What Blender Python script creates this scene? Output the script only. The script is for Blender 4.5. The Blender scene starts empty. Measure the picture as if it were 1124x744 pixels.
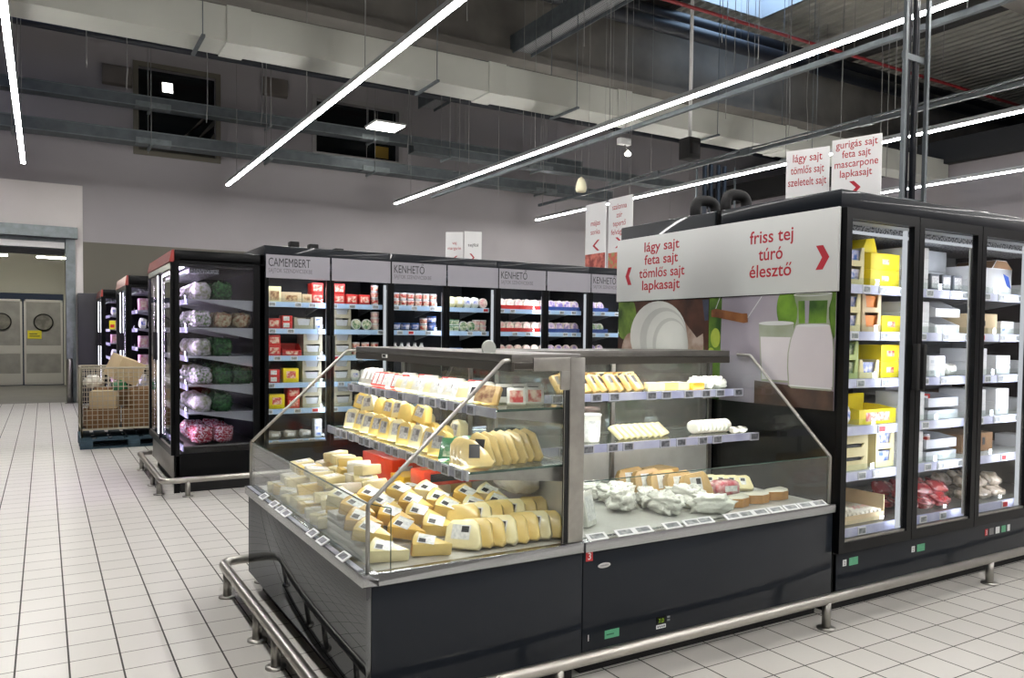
import bpy, bmesh, math, random
from mathutils import Vector, Matrix, Euler, noise as mnoise
random.seed(7)
PI = math.pi
COL = bpy.context.scene.collection
scene = bpy.context.scene

# ------------------------------------------------------------------ colours and materials
def lin(c):
    c = c / 255.0
    return c / 12.92 if c <= 0.04045 else ((c + 0.055) / 1.055) ** 2.4
def rgb(r, g, b): return (lin(r), lin(g), lin(b), 1.0)

MATS = {}
def mat(name, col=(128, 128, 128), rough=0.5, metal=0.0, spec=0.5, coat=0.0, coat_ior=1.5, coat_rough=0.03, emit=None, estr=0.0,
        var=0.0, vscale=8.0, col2=None, stretch=None, bump=0.0, hue=0.0, trans=0.0, detail=4.0, lo=0.35, hi=0.65):
    if name in MATS: return MATS[name]
    m = bpy.data.materials.new(name); m.use_nodes = True
    nt = m.node_tree; N = nt.nodes; L = nt.links
    b = N['Principled BSDF']
    b.inputs['Base Color'].default_value = rgb(*col)
    b.inputs['Roughness'].default_value = rough
    b.inputs['Metallic'].default_value = metal
    b.inputs['Specular IOR Level'].default_value = spec
    b.inputs['Coat Weight'].default_value = coat
    b.inputs['Coat IOR'].default_value = coat_ior
    b.inputs['Coat Roughness'].default_value = coat_rough
    if trans: b.inputs['Transmission Weight'].default_value = trans
    if emit is not None:
        b.inputs['Emission Color'].default_value = rgb(*emit)
        b.inputs['Emission Strength'].default_value = estr
    src = None
    if var > 0 or col2 is not None or bump > 0:
        tc = N.new('ShaderNodeTexCoord'); mp = N.new('ShaderNodeMapping'); nz = N.new('ShaderNodeTexNoise')
        nz.inputs['Scale'].default_value = vscale; nz.inputs['Detail'].default_value = detail
        if stretch: mp.inputs['Scale'].default_value = stretch
        oi = N.new('ShaderNodeObjectInfo'); ad = N.new('ShaderNodeVectorMath'); ad.operation = 'ADD'
        ml = N.new('ShaderNodeMath'); ml.operation = 'MULTIPLY'; ml.inputs[1].default_value = 37.0
        L.new(oi.outputs['Random'], ml.inputs[0])
        L.new(tc.outputs['Object'], ad.inputs[0]); L.new(ml.outputs[0], ad.inputs[1])
        L.new(ad.outputs[0], mp.inputs['Vector']); L.new(mp.outputs[0], nz.inputs['Vector'])
        if var > 0 or col2 is not None:
            rp = N.new('ShaderNodeValToRGB')
            rp.color_ramp.elements[0].position = lo; rp.color_ramp.elements[1].position = hi
            c1 = rgb(*col)
            if col2 is not None: c2 = rgb(*col2)
            else: c2 = tuple(x * (1 - var) for x in c1[:3]) + (1,)
            rp.color_ramp.elements[0].color = c2; rp.color_ramp.elements[1].color = c1
            L.new(nz.outputs['Fac'], rp.inputs['Fac']); src = rp.outputs['Color']
            L.new(src, b.inputs['Base Color'])
        if bump > 0:
            bp = N.new('ShaderNodeBump'); bp.inputs['Strength'].default_value = bump; bp.inputs['Distance'].default_value = 0.02
            L.new(nz.outputs['Fac'], bp.inputs['Height']); L.new(bp.outputs[0], b.inputs['Normal'])
    if hue > 0:
        oi2 = N.new('ShaderNodeObjectInfo'); hs = N.new('ShaderNodeHueSaturation')
        mr = N.new('ShaderNodeMapRange'); mr.inputs['To Min'].default_value = 1 - hue; mr.inputs['To Max'].default_value = 1 + hue * 0.5
        L.new(oi2.outputs['Random'], mr.inputs['Value']); L.new(mr.outputs[0], hs.inputs['Value'])
        if src is not None: L.new(src, hs.inputs['Color'])
        else: hs.inputs['Color'].default_value = rgb(*col)
        L.new(hs.outputs[0], b.inputs['Base Color'])
    MATS[name] = m
    return m

def glass_mat(name, tint=(0.95, 0.98, 0.965), ior=1.45, haze=0.0, hazecol=(200, 205, 200), rough=0.015, gl=1.0):
    m = bpy.data.materials.new(name); m.use_nodes = True
    nt = m.node_tree; N = nt.nodes; L = nt.links
    for n in list(N): N.remove(n)
    out = N.new('ShaderNodeOutputMaterial'); tr = N.new('ShaderNodeBsdfTransparent'); gs = N.new('ShaderNodeBsdfGlossy')
    lw = N.new('ShaderNodeLayerWeight'); lw.inputs['Blend'].default_value = 0.5
    pw = N.new('ShaderNodeMath'); pw.operation = 'POWER'; pw.inputs[1].default_value = 5.0; L.new(lw.outputs['Facing'], pw.inputs[0])
    f0 = ((ior - 1) / (ior + 1)) ** 2
    fr = N.new('ShaderNodeMath'); fr.operation = 'MULTIPLY_ADD'; fr.inputs[1].default_value = 1 - f0; fr.inputs[2].default_value = f0; L.new(pw.outputs[0], fr.inputs[0])
    tr.inputs['Color'].default_value = (*tint, 1); gs.inputs['Roughness'].default_value = rough
    gs.inputs['Color'].default_value = (gl, gl, gl, 1)
    mx = N.new('ShaderNodeMixShader'); L.new(fr.outputs[0], mx.inputs[0])
    base = tr.outputs[0]
    if haze > 0:
        df = N.new('ShaderNodeBsdfDiffuse'); df.inputs['Color'].default_value = rgb(*hazecol)
        m2 = N.new('ShaderNodeMixShader'); m2.inputs[0].default_value = haze
        L.new(tr.outputs[0], m2.inputs[1]); L.new(df.outputs[0], m2.inputs[2]); base = m2.outputs[0]
    L.new(base, mx.inputs[1]); L.new(gs.outputs[0], mx.inputs[2]); L.new(mx.outputs[0], out.inputs['Surface'])
    MATS[name] = m
    return m

def emit_mat(name, col, strength):
    m = bpy.data.materials.new(name); m.use_nodes = True
    nt = m.node_tree; N = nt.nodes
    for n in list(N): N.remove(n)
    out = N.new('ShaderNodeOutputMaterial'); e = N.new('ShaderNodeEmission')
    e.inputs['Color'].default_value = rgb(*col); e.inputs['Strength'].default_value = strength
    nt.links.new(e.outputs[0], out.inputs['Surface'])
    MATS[name] = m
    return m

# ------------------------------------------------------------------ mesh building
class MB:
    def __init__(s): s.v = []; s.f = []; s.fm = []; s.sm = []; s.mats = []
    def mi(s, m):
        if m not in s.mats: s.mats.append(m)
        return s.mats.index(m)
    def add(s, pts, faces, m, smooth=False, M=None):
        b = len(s.v)
        for p in pts:
            p = Vector(p)
            s.v.append(M @ p if M is not None else p)
        k = s.mi(m)
        for f in faces: s.f.append([b + i for i in f]); s.fm.append(k); s.sm.append(smooth)
        return s
    def box(s, x0, x1, y0, y1, z0, z1, m, M=None):
        p = [(x0, y0, z0), (x1, y0, z0), (x1, y1, z0), (x0, y1, z0), (x0, y0, z1), (x1, y0, z1), (x1, y1, z1), (x0, y1, z1)]
        return s.add(p, [(0, 3, 2, 1), (4, 5, 6, 7), (0, 1, 5, 4), (1, 2, 6, 5), (2, 3, 7, 6), (3, 0, 4, 7)], m, False, M)
    def quad(s, a, b, c, d, m): return s.add([a, b, c, d], [(0, 1, 2, 3)], m)
    def ngon(s, pts, m): return s.add(pts, [tuple(range(len(pts)))], m)
    def prism(s, prof, axis, a, b, m, smooth=False, M=None):
        # prof: 2D outline in the two axes that are not `axis`, in order
        def p3(u, w, t): return {'x': (t, u, w), 'y': (u, t, w), 'z': (u, w, t)}[axis]
        n = len(prof)
        pts = [p3(u, w, a) for u, w in prof] + [p3(u, w, b) for u, w in prof]
        fs = [tuple(range(n - 1, -1, -1)), tuple(range(n, 2 * n))]
        s.add(pts, fs, m, False, M)
        return s.add(pts, [(i, (i + 1) % n, n + (i + 1) % n, n + i) for i in range(n)], m, smooth, M)
    def tube(s, path, r, m, n=10, closed=False, caps=True):
        path = [Vector(p) for p in path]
        rings = []
        up = None
        for i, p in enumerate(path):
            if i == 0: t = path[1] - p
            elif i == len(path) - 1: t = p - path[i - 1]
            else: t = (path[i + 1] - p).normalized() + (p - path[i - 1]).normalized()
            t.normalize()
            if up is None:
                up = Vector((0, 0, 1)) if abs(t.z) < 0.9 else Vector((1, 0, 0))
            a = t.cross(up).normalized(); up = a.cross(t).normalized()
            rr = r[i] if isinstance(r, (list, tuple)) else r
            rings.append([p + rr * (math.cos(2 * PI * k / n) * a + math.sin(2 * PI * k / n) * up) for k in range(n)])
        pts = [q for rg in rings for q in rg]
        fs = []
        for i in range(len(rings) - 1):
            for k in range(n):
                k2 = (k + 1) % n
                fs.append((i * n + k, (i + 1) * n + k, (i + 1) * n + k2, i * n + k2))
        s.add(pts, fs, m, True)
        if caps:
            s.add(rings[0], [tuple(range(n))], m); s.add(rings[-1], [tuple(range(n - 1, -1, -1))], m)
        return s
    def lathe(s, prof, m, n=16, c=(0, 0, 0), M=None, smooth=True, caps=True):
        # prof: (radius, z) from the bottom up; capped where the radius is not 0
        pts = []; fs = []
        for r, z in prof:
            for k in range(n):
                pts.append((c[0] + r * math.cos(2 * PI * k / n), c[1] + r * math.sin(2 * PI * k / n), c[2] + z))
        for i in range(len(prof) - 1):
            for k in range(n):
                k2 = (k + 1) % n
                fs.append((i * n + k, i * n + k2, (i + 1) * n + k2, (i + 1) * n + k))
        s.add(pts, fs, m, smooth, M)
        if caps and prof[0][0] > 1e-5: s.add(pts[:n], [tuple(range(n - 1, -1, -1))], m, False, M)
        if caps and prof[-1][0] > 1e-5: s.add(pts[-n:], [tuple(range(n))], m, False, M)
        return s
    def pillow(s, w, d, h, m, M=None, nu=28, nv=16, e=0.55, jit=0.0, seed=0, freq=3.0):
        # closed bag or wrapped lump standing on z = 0, its skin crumpled by `jit`
        pts = []; fs = []
        sp = lambda x, p: math.copysign(abs(x) ** p, x)
        off = Vector((seed * 7.3, seed * 3.1, seed * 1.7))
        for j in range(nv + 1):
            ph = -PI / 2 + PI * j / nv
            for i in range(nu):
                th = 2 * PI * i / nu
                u = Vector((math.cos(ph) * math.cos(th), math.cos(ph) * math.sin(th), math.sin(ph)))
                q = 1 + jit * (0.55 * mnoise.noise(u * freq * 0.5 + off) + 0.35 * mnoise.noise(u * freq * 1.3 + off) + 0.25 * abs(mnoise.noise(u * freq * 2.7 + off)))
                x = 0.47 * w * sp(math.cos(ph), e) * sp(math.cos(th), e) * q
                y = 0.47 * d * sp(math.cos(ph), e) * sp(math.sin(th), e) * q
                z = 0.48 * h * (1 + sp(math.sin(ph), 0.8) * q)
                pts.append((x, y, max(z, 0.0)))
        for j in range(nv):
            for i in range(nu):
                i2 = (i + 1) % nu
                fs.append((j * nu + i, j * nu + i2, (j + 1) * nu + i2, (j + 1) * nu + i))
        return s.add(pts, fs, m, True, M)
    def mesh(s, name, bevel=0.0, seg=2):
        me = bpy.data.meshes.new(name)
        me.from_pydata([tuple(v) for v in s.v], [], s.f)
        for m in s.mats: me.materials.append(m)
        me.polygons.foreach_set('material_index', s.fm); me.polygons.foreach_set('use_smooth', s.sm)
        bm = bmesh.new(); bm.from_mesh(me)
        bmesh.ops.remove_doubles(bm, verts=bm.verts, dist=1e-5)
        if bevel > 0:
            ed = [e for e in bm.edges if len(e.link_faces) == 2 and e.calc_face_angle(0) > 0.6]
            bmesh.ops.bevel(bm, geom=ed, offset=bevel, segments=seg, profile=0.5, affect='EDGES', clamp_overlap=True)
            for f in bm.faces: f.smooth = True
        bm.to_mesh(me); bm.free()
        if bevel > 0:
            try: me.set_sharp_from_angle(angle=0.7)
            except Exception: pass
        me.update()
        return me
    def build(s, name, parent=None, bevel=0.0, seg=2, label=None):
        o = bpy.data.objects.new(name, s.mesh(name, bevel, seg)); COL.objects.link(o)
        if parent is not None: o.parent = parent
        if label: o['label'] = label
        return o

def fillet(pts, r, seg=6):
    pts = [Vector(p) for p in pts]; out = [pts[0]]
    for i in range(1, len(pts) - 1):
        a, b, c = pts[i - 1], pts[i], pts[i + 1]
        u = (a - b).normalized(); w = (c - b).normalized()
        ang = u.angle(w); d = min(r / math.tan(ang / 2), (a - b).length * 0.49, (c - b).length * 0.49)
        p0 = b + u * d; p1 = b + w * d
        for k in range(seg + 1):
            t = k / seg
            out.append((1 - t) ** 2 * p0 + 2 * t * (1 - t) * b + t * t * p1)
    out.append(pts[-1]); return out

LABELS = {}
def tag(o, label, cat, group=None, kind=None):
    o['label'] = label; o['category'] = cat
    if group: o['group'] = group
    if kind: o['kind'] = kind
    LABELS.setdefault(label, []).append(o.name)
    return o
def thing(name, label, cat, loc=(0, 0, 0), rotz=0.0, group=None):
    o = bpy.data.objects.new(name, None); COL.objects.link(o)
    o.location = loc; o.rotation_euler = (0, 0, rotz); o.empty_display_size = 0.1
    return tag(o, label, cat, group)
def structure(name, mb, label=None, bevel=0.0):
    o = mb.build(name, None, bevel); o['kind'] = 'structure'
    o['label'] = label or name.replace('_', ' '); o['category'] = name.split('_')[0]
    return o

def _txt(string, bold, spacing):
    cu = bpy.data.curves.new('lettering', 'FONT'); cu.body = string; cu.size = 1.0; cu.extrude = 0.0; cu.resolution_u = 3
    cu.align_x = 'LEFT'; cu.offset = bold; cu.space_character = spacing
    ob = bpy.data.objects.new('lettering', cu); COL.objects.link(ob)
    me = bpy.data.meshes.new_from_object(ob.evaluated_get(bpy.context.evaluated_depsgraph_get()))
    bpy.data.objects.remove(ob); bpy.data.curves.remove(cu)
    return me
def _ext(string, bold, spacing):
    me = _txt(string, bold, spacing); r = (min(v.co.x for v in me.vertices), max(v.co.x for v in me.vertices), max(v.co.y for v in me.vertices)); bpy.data.meshes.remove(me); return r
def text_mesh(string, m, width=None, height=None, align='CENTER', bold=0.0, spacing=1.0):
    plain = string.replace('ő', 'o').replace('Ő', 'O')
    me = _txt(plain, bold, spacing)
    pts = [tuple(v.co) for v in me.vertices]; fcs = [tuple(p.vertices) for p in me.polygons]
    for k, ch in enumerate(string):             # the double acute accent
        if ch in 'őŐ':
            o = 'o' if ch == 'ő' else 'O'
            x1 = _ext(plain[:k + 1], bold, spacing)[1]; ow = _ext(o, bold, spacing); wd = ow[1] - ow[0]; top = ow[2] + 0.06; xc = x1 - wd / 2
            for s in (-0.11, 0.09):
                b = len(pts); w_ = 0.085 + bold
                pts += [(xc + s, top, 0), (xc + s + w_ * 0.8, top, 0), (xc + s + w_ * 0.8 + 0.10, top + 0.17, 0), (xc + s + 0.07, top + 0.17, 0)]; fcs.append((b, b + 1, b + 2, b + 3))
    bpy.data.meshes.remove(me)
    x0 = min(p[0] for p in pts); x1 = max(p[0] for p in pts); w0 = x1 - x0
    sx = sy = 1.0
    if height: sx = sy = height
    if width:
        sx = width / w0
        if not height: sy = sx
    off = {'CENTER': (x0 + x1) / 2, 'LEFT': x0}[align]
    me = bpy.data.meshes.new('lettering'); me.from_pydata([((x - off) * sx, y * sy, 0) for x, y, z in pts], [], fcs); me.update()
    me.materials.append(m)
    return me
def lettering(string, m, parent, loc, face, width=None, height=None, align='CENTER', bold=0.0, name='lettering', spacing=1.0):
    # face: '-y' or '-x' (the way the writing looks, in the parent's frame)
    o = bpy.data.objects.new(name, text_mesh(string, m, width, height, align, bold=bold, spacing=spacing)); COL.objects.link(o)
    o.location = loc
    o.rotation_euler = (PI / 2, 0, {'-y': 0, '-x': -PI / 2}[face])
    if parent is not None: o.parent = parent
    return o

def minz(o, R):
    z = 1e9
    for ob in [o] + list(o.children):
        M = R @ ob.matrix_local.to_4x4() if ob is not o else R
        for v in ob.data.vertices: z = min(z, (M @ v.co).z)
    return z

# ------------------------------------------------------------------ products: one prototype of each kind, copied with its parts
PROTO = {}
USED = set()
def proto(key, name, main, parts=(), bevel=0.0):
    o = bpy.data.objects.new(name, main.mesh(name, bevel))
    kids = []
    for pn, pm, *lb in parts:
        c = bpy.data.objects.new(pn, pm.mesh(pn)); c.parent = o
        if lb: c['label'] = lb[0]
        kids.append(c)
    PROTO[key] = (o, kids)
    return o
def put(key, loc, rot=(0, 0, 0), label='', cat='', group=None, scale=1.0, rest=True):
    src, kids = PROTO[key]
    o = src if key not in USED else src.copy()
    COL.objects.link(o)
    for k in kids:
        c = k if key not in USED else k.copy()
        COL.objects.link(c); c.parent = o
    USED.add(key)
    if not group and 'group' in o: del o['group']
    if isinstance(scale, (int, float)): scale = (scale,) * 3
    E = Euler(rot)
    z = loc[2]
    if rest:
        R = E.to_matrix().to_4x4() @ Matrix.Diagonal((*scale, 1))
        z = loc[2] - min((R @ v.co).z for v in src.data.vertices) + 0.0006
    o.location = (loc[0], loc[1], z); o.rotation_euler = E; o.scale = scale
    tag(o, label, cat, group)
    return o
ORD = ['first', 'second', 'third', 'fourth', 'fifth', 'sixth', 'seventh', 'eighth', 'ninth', 'tenth', 'eleventh', 'twelfth',
       'thirteenth', 'fourteenth', 'fifteenth', 'sixteenth', 'seventeenth', 'eighteenth', 'nineteenth', 'twentieth']
# ------------------------------------------------------------------ materials
charcoal = mat('charcoal_panel', (27, 32, 39), 0.5, spec=0.1, coat=0.4, coat_ior=1.45, coat_rough=0.05, var=0.06, vscale=3)
mirrorcoal = bpy.data.materials.new('polished_charcoal_panel'); mirrorcoal.use_nodes = True
_nt = mirrorcoal.node_tree; [_nt.nodes.remove(n) for n in list(_nt.nodes)]
_o = _nt.nodes.new('ShaderNodeOutputMaterial'); _g = _nt.nodes.new('ShaderNodeBsdfGlossy'); _d = _nt.nodes.new('ShaderNodeBsdfDiffuse'); _a = _nt.nodes.new('ShaderNodeAddShader')
_g.inputs['Roughness'].default_value = 0.015; _g.inputs['Color'].default_value = (0.15, 0.155, 0.16, 1); _d.inputs['Color'].default_value = (0.012, 0.013, 0.014, 1)
_nt.links.new(_g.outputs[0], _a.inputs[0]); _nt.links.new(_d.outputs[0], _a.inputs[1]); _nt.links.new(_a.outputs[0], _o.inputs['Surface'])
black = mat('black_lacquer', (9, 10, 12), 0.3, spec=0.16)
fascia = mat('dark_blue_grey_lacquer', (18, 23, 30), 0.35, spec=0.2, coat=0.25, var=0.08, vscale=2)
matblack = mat('matt_black', (14, 14, 15), 0.8)
rubber = mat('black_foam_insulation', (18, 18, 20), 0.75, var=0.3, vscale=20)
steel = mat('brushed_stainless', (178, 180, 182), 0.27, metal=1.0, var=0.12, vscale=30, stretch=(1, 1, 14))
steel_can = mat('canopy_steel', (122, 120, 116), 0.38, metal=0.85, var=0.2, vscale=10)
steel_d = mat('dull_stainless', (168, 166, 160), 0.36, metal=1.0, var=0.15, vscale=18)
rail_m = mat('rail_stainless', (186, 183, 176), 0.36, metal=1.0, var=0.08, vscale=14)
galv = mat('galvanised_steel', (132, 140, 142), 0.5, metal=0.6, var=0.25, vscale=9)
galv_d = mat('galvanised_tray_steel', (96, 103, 107), 0.55, metal=0.35, var=0.25, vscale=6)
white_enamel = mat('white_enamel', (212, 212, 210), 0.45)
liner = mat('case_liner_grey', (150, 152, 152), 0.5, var=0.1, vscale=12)
liner_d = mat('case_liner_dark', (62, 64, 68), 0.5, var=0.15, vscale=12)
liner_st = mat('case_liner_steel', (208, 207, 202), 0.35, metal=0.35, var=0.12, vscale=9)
shelf_m = mat('shelf_grey_white', (190, 192, 194), 0.45)
rail_blue = mat('price_rail_pale_blue', (172, 202, 232), 0.3, spec=0.5, var=0.06, vscale=6)
rail_lil = mat('price_rail_lilac', (168, 172, 205), 0.3, col2=(205, 208, 226), vscale=7)
rail_grey = mat('price_rail_clear_grey', (140, 142, 158), 0.25, col2=(182, 184, 192), vscale=9)
tag_w = mat('price_tag_white', (226, 228, 228), 0.4)
tag_s = mat('price_tag_screen', (112, 118, 120), 0.3, col2=(168, 172, 172), vscale=42, detail=2)
tag_r = mat('price_tag_red', (186, 40, 44), 0.4)
sign_w = mat('sign_white', (222, 222, 222), 0.5, var=0.03, vscale=2)
sign_g = mat('sign_grey', (150, 148, 156), 0.45, var=0.04, vscale=3)
red_ink = mat('red_ink', (166, 26, 44), 0.6)
dark_ink = mat('dark_ink', (40, 40, 46), 0.6)
grey_ink = mat('grey_ink', (96, 94, 100), 0.6)
glass = glass_mat('clear_glass')
glass_door = glass_mat('door_glass', (0.955, 0.97, 0.97), 1.4)
glass_salad = glass_mat('salad_end_glass', (0.62, 0.64, 0.68), 1.6)
glass_dark = glass_mat('tinted_glass', (0.62, 0.65, 0.68), 1.5)
glass_ctr = glass_mat('counter_glass', (0.93, 0.96, 0.945), 1.5, haze=0.012)
glass_edge = mat('glass_edge_green', (58, 84, 76), 0.2)
led = emit_mat('led_white', (238, 242, 255), 24.0)
led_prof = emit_mat('led_profile', (226, 230, 236), 0.75)
led_pink = emit_mat('led_lilac', (240, 214, 255), 60.0)
led_dim = emit_mat('led_soft', (248, 246, 244), 10.0)
led_bright = emit_mat('led_soft_bright', (250, 248, 244), 34.0)
led_shelf = emit_mat('led_shelf', (250, 247, 242), 21.0)
tube_lum = emit_mat('light_line_diffuser', (255, 252, 249), 92.0)
alu = mat('aluminium_profile', (176, 178, 180), 0.4, metal=0.8)
wall_m = mat('wall_grey_paint', (160, 156, 158), 0.85, var=0.06, vscale=0.6)
wall_l = mat('wall_light_panel', (214, 209, 206), 0.7, var=0.05, vscale=0.8)
olive = mat('wall_olive_paint', (108, 105, 95), 0.85, var=0.05, vscale=0.7)
concrete = mat('concrete_dark', (124, 121, 115), 0.9, var=0.3, vscale=1.2, detail=8)
duct_m = mat('duct_sheet_metal', (188, 190, 182), 0.55, metal=0.15, var=0.06, vscale=1.5)
dark_pipe = mat('dark_pipe', (34, 38, 46), 0.45, var=0.2, vscale=8)
red_pipe = mat('red_sprinkler_pipe', (128, 30, 34), 0.5)
wire_m = mat('hanger_wire', (136, 136, 134), 0.5, metal=0.3)
cardboard = mat('cardboard_brown', (138, 104, 70), 0.85, var=0.18, vscale=10, hue=0.15)
cardboard_l = mat('cardboard_beige', (206, 184, 146), 0.8, var=0.1, vscale=10, hue=0.12)
crate_c = mat('carton_cream', (226, 214, 164), 0.7, var=0.08, vscale=12, hue=0.06)
crate_wood = mat('carton_wood_grey', (176, 170, 148), 0.75, var=0.15, vscale=14, stretch=(1, 1, 6))
yellow_c = mat('carton_yellow', (238, 214, 20), 0.5, var=0.05, vscale=8)
orange_c = mat('carton_orange', (222, 132, 48), 0.55, var=0.1, vscale=8)
red_c = mat('carton_red', (204, 40, 34), 0.45, var=0.12, vscale=8, hue=0.1)
orangered = mat('box_orange_red', (218, 62, 28), 0.32, coat=0.5, var=0.15, vscale=14)
white_c = mat('carton_white', (222, 222, 222), 0.55, var=0.05, vscale=8)
grey_c = mat('carton_grey_white', (190, 194, 198), 0.5, var=0.1, vscale=9)
dgrey_c = mat('carton_dark_grey', (94, 98, 104), 0.5, var=0.25, vscale=24)
green_c = mat('carton_pale_green', (182, 196, 128), 0.6, var=0.1, vscale=9)
blue_c = mat('carton_blue', (46, 78, 158), 0.45, var=0.15, vscale=14)
dblue_c = mat('tub_dark_blue', (34, 42, 78), 0.4, var=0.2, vscale=14)
tub_w = mat('tub_white', (226, 226, 224), 0.35)
tub_p = mat('tub_pale', (222, 206, 192), 0.4, var=0.1, vscale=22)
foil = mat('lid_foil', (206, 206, 206), 0.25, metal=0.5)
lid_red = mat('lid_red', (196, 48, 52), 0.4)
lid_blue = mat('lid_blue', (70, 112, 188), 0.4)
lid_green = mat('lid_green', (66, 132, 84), 0.4)
lab_red = mat('label_red', (200, 52, 44), 0.45, col2=(236, 214, 190), vscale=34, detail=2)
lab_blue = mat('label_blue', (72, 110, 190), 0.45, col2=(232, 226, 232), vscale=30, detail=2)
lab_green = mat('label_green', (60, 124, 70), 0.45, col2=(224, 222, 196), vscale=30, detail=2)
lab_brown = mat('label_brown', (120, 76, 44), 0.45, col2=(200, 168, 120), vscale=30, detail=2)
lab_white = mat('label_white', (236, 236, 232), 0.4, col2=(206, 208, 206), vscale=60, detail=1)
lab_dark = mat('label_dark', (36, 36, 40), 0.45)
lab_silver = mat('label_silver', (196, 194, 190), 0.35, col2=(158, 154, 154), vscale=80, detail=1)
lab_pink = mat('label_pink', (232, 170, 168), 0.4, col2=(246, 232, 214), vscale=26, detail=2)
lab_purple = mat('label_purple', (132, 112, 178), 0.4, col2=(240, 216, 220), vscale=26, detail=2)
cheese_y = mat('cheese_yellow', (238, 208, 122), 0.4, coat=0.6, coat_rough=0.12, var=0.1, vscale=16, hue=0.1, bump=0.15)
cheese_g = mat('cheese_golden', (236, 192, 92), 0.4, coat=0.6, coat_rough=0.12, var=0.12, vscale=16, hue=0.1, bump=0.15)
cheese_p = mat('cheese_pale', (240, 228, 176), 0.4, coat=0.6, coat_rough=0.12, var=0.08, vscale=16, hue=0.08, bump=0.15)
cheese_h = mat('cheese_hard_straw', (222, 196, 128), 0.35, coat=0.8, coat_rough=0.08, var=0.28, vscale=14, hue=0.14)
cheese_w = mat('cheese_white', (234, 230, 212), 0.42, coat=0.5, coat_rough=0.15, var=0.06, vscale=16, hue=0.06, bump=0.2)
cheese_t = mat('cheese_tan', (206, 168, 104), 0.45, coat=0.4, coat_rough=0.15, var=0.2, vscale=18, hue=0.12)
cheese_o = mat('cheese_orange', (228, 152, 40), 0.4, coat=0.6, var=0.08, vscale=16)
rind = mat('cheese_rind', (196, 140, 70), 0.55, var=0.25, vscale=24)
film_g = mat('film_green', (60, 128, 84), 0.25, coat=0.8, var=0.3, vscale=20)
film_dg = mat('film_dark_green', (20, 52, 40), 0.25, coat=0.8, var=0.3, vscale=20)
film_w = mat('film_white', (247, 246, 236), 0.22, coat=0.8, var=0.08, vscale=24, bump=0.5, detail=6)
lab_mid = mat('label_mid_grey', (120, 116, 114), 0.45)
film_clear = mat('film_cloudy', (188, 184, 174), 0.22, coat=0.9, var=0.18, vscale=14, bump=0.8)
pinkfilm = mat('film_pink', (190, 74, 86), 0.25, coat=0.9, col2=(226, 190, 188), vscale=26, bump=0.4)
sausage = mat('pack_dark_red', (132, 24, 30), 0.25, coat=0.9, col2=(190, 150, 144), vscale=22, lo=0.26, hi=0.42, bump=0.4)
salad = mat('salad_leaves_with_glare', (92, 122, 64), 0.35, coat=0.5, col2=(214, 206, 214), vscale=44, lo=0.42, hi=0.6, bump=0.7)  # green leaves; the whitish flecks are film glare put into the colour
herb = mat('herb_leaves', (58, 118, 58), 0.5, col2=(18, 52, 26), vscale=34, bump=0.8)
carrot = mat('vegetable_mix', (150, 96, 56), 0.4, coat=0.5, col2=(196, 190, 150), vscale=34, bump=0.5)
sprout = mat('pale_vegetables', (206, 200, 204), 0.35, coat=0.6, col2=(132, 140, 100), vscale=30, bump=0.6)
radish = mat('radish_red', (176, 30, 52), 0.3, coat=0.6, col2=(240, 220, 226), vscale=60, lo=0.4, hi=0.55, bump=0.5)
pinkpack = mat('pack_pink_white', (250, 222, 236), 0.3, coat=0.4, col2=(190, 110, 130), vscale=22)
wood = mat('pallet_blue_wood', (52, 78, 92), 0.7, var=0.35, vscale=9, stretch=(1, 6, 6))
cage_m = mat('cage_cream_wire', (176, 168, 148), 0.45)
green_st = mat('sticker_green', (92, 170, 130), 0.5, var=0.15, vscale=60)
yellow_st = mat('notice_yellow', (226, 214, 40), 0.5)
black_disp = mat('display_black', (10, 11, 10), 0.2)
green_dig = emit_mat('display_digits', (150, 190, 40), 0.8)
win_dark = mat('window_glass_dark', (20, 24, 26), 0.12, spec=0.6)
red_top = mat('red_fascia', (150, 52, 46), 0.35, coat=0.4)
# ------------------------------------------------------------------ camera (position of the photographer, eye height 1.46 m)
F_PX, PPY, YAW, PITCH, ROLL = 862.996, 398.457, 0.536991, 0.0348217, 0.0109054
cyw, syw, cp, sp_, cr, sr = math.cos(YAW), math.sin(YAW), math.cos(PITCH), math.sin(PITCH), math.cos(ROLL), math.sin(ROLL)
fwd = Vector((syw * cp, cyw * cp, -sp_)); rt = Vector((cyw, -syw, 0)); upv = rt.cross(fwd)
r2 = cr * rt + sr * upv; u2 = -sr * rt + cr * upv
cam = bpy.data.cameras.new('camera'); camo = bpy.data.objects.new('camera', cam); COL.objects.link(camo)
Mc = Matrix((r2, u2, -fwd)).transposed().to_4x4(); Mc.translation = (0, 0, 1.46)
camo.matrix_world = Mc
cam.sensor_width = 36; cam.sensor_fit = 'HORIZONTAL'; cam.lens = F_PX / 1124 * 36; cam.shift_y = (PPY - 372) / 1124
cam.clip_start = 0.05; cam.clip_end = 200
scene.camera = camo

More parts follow.
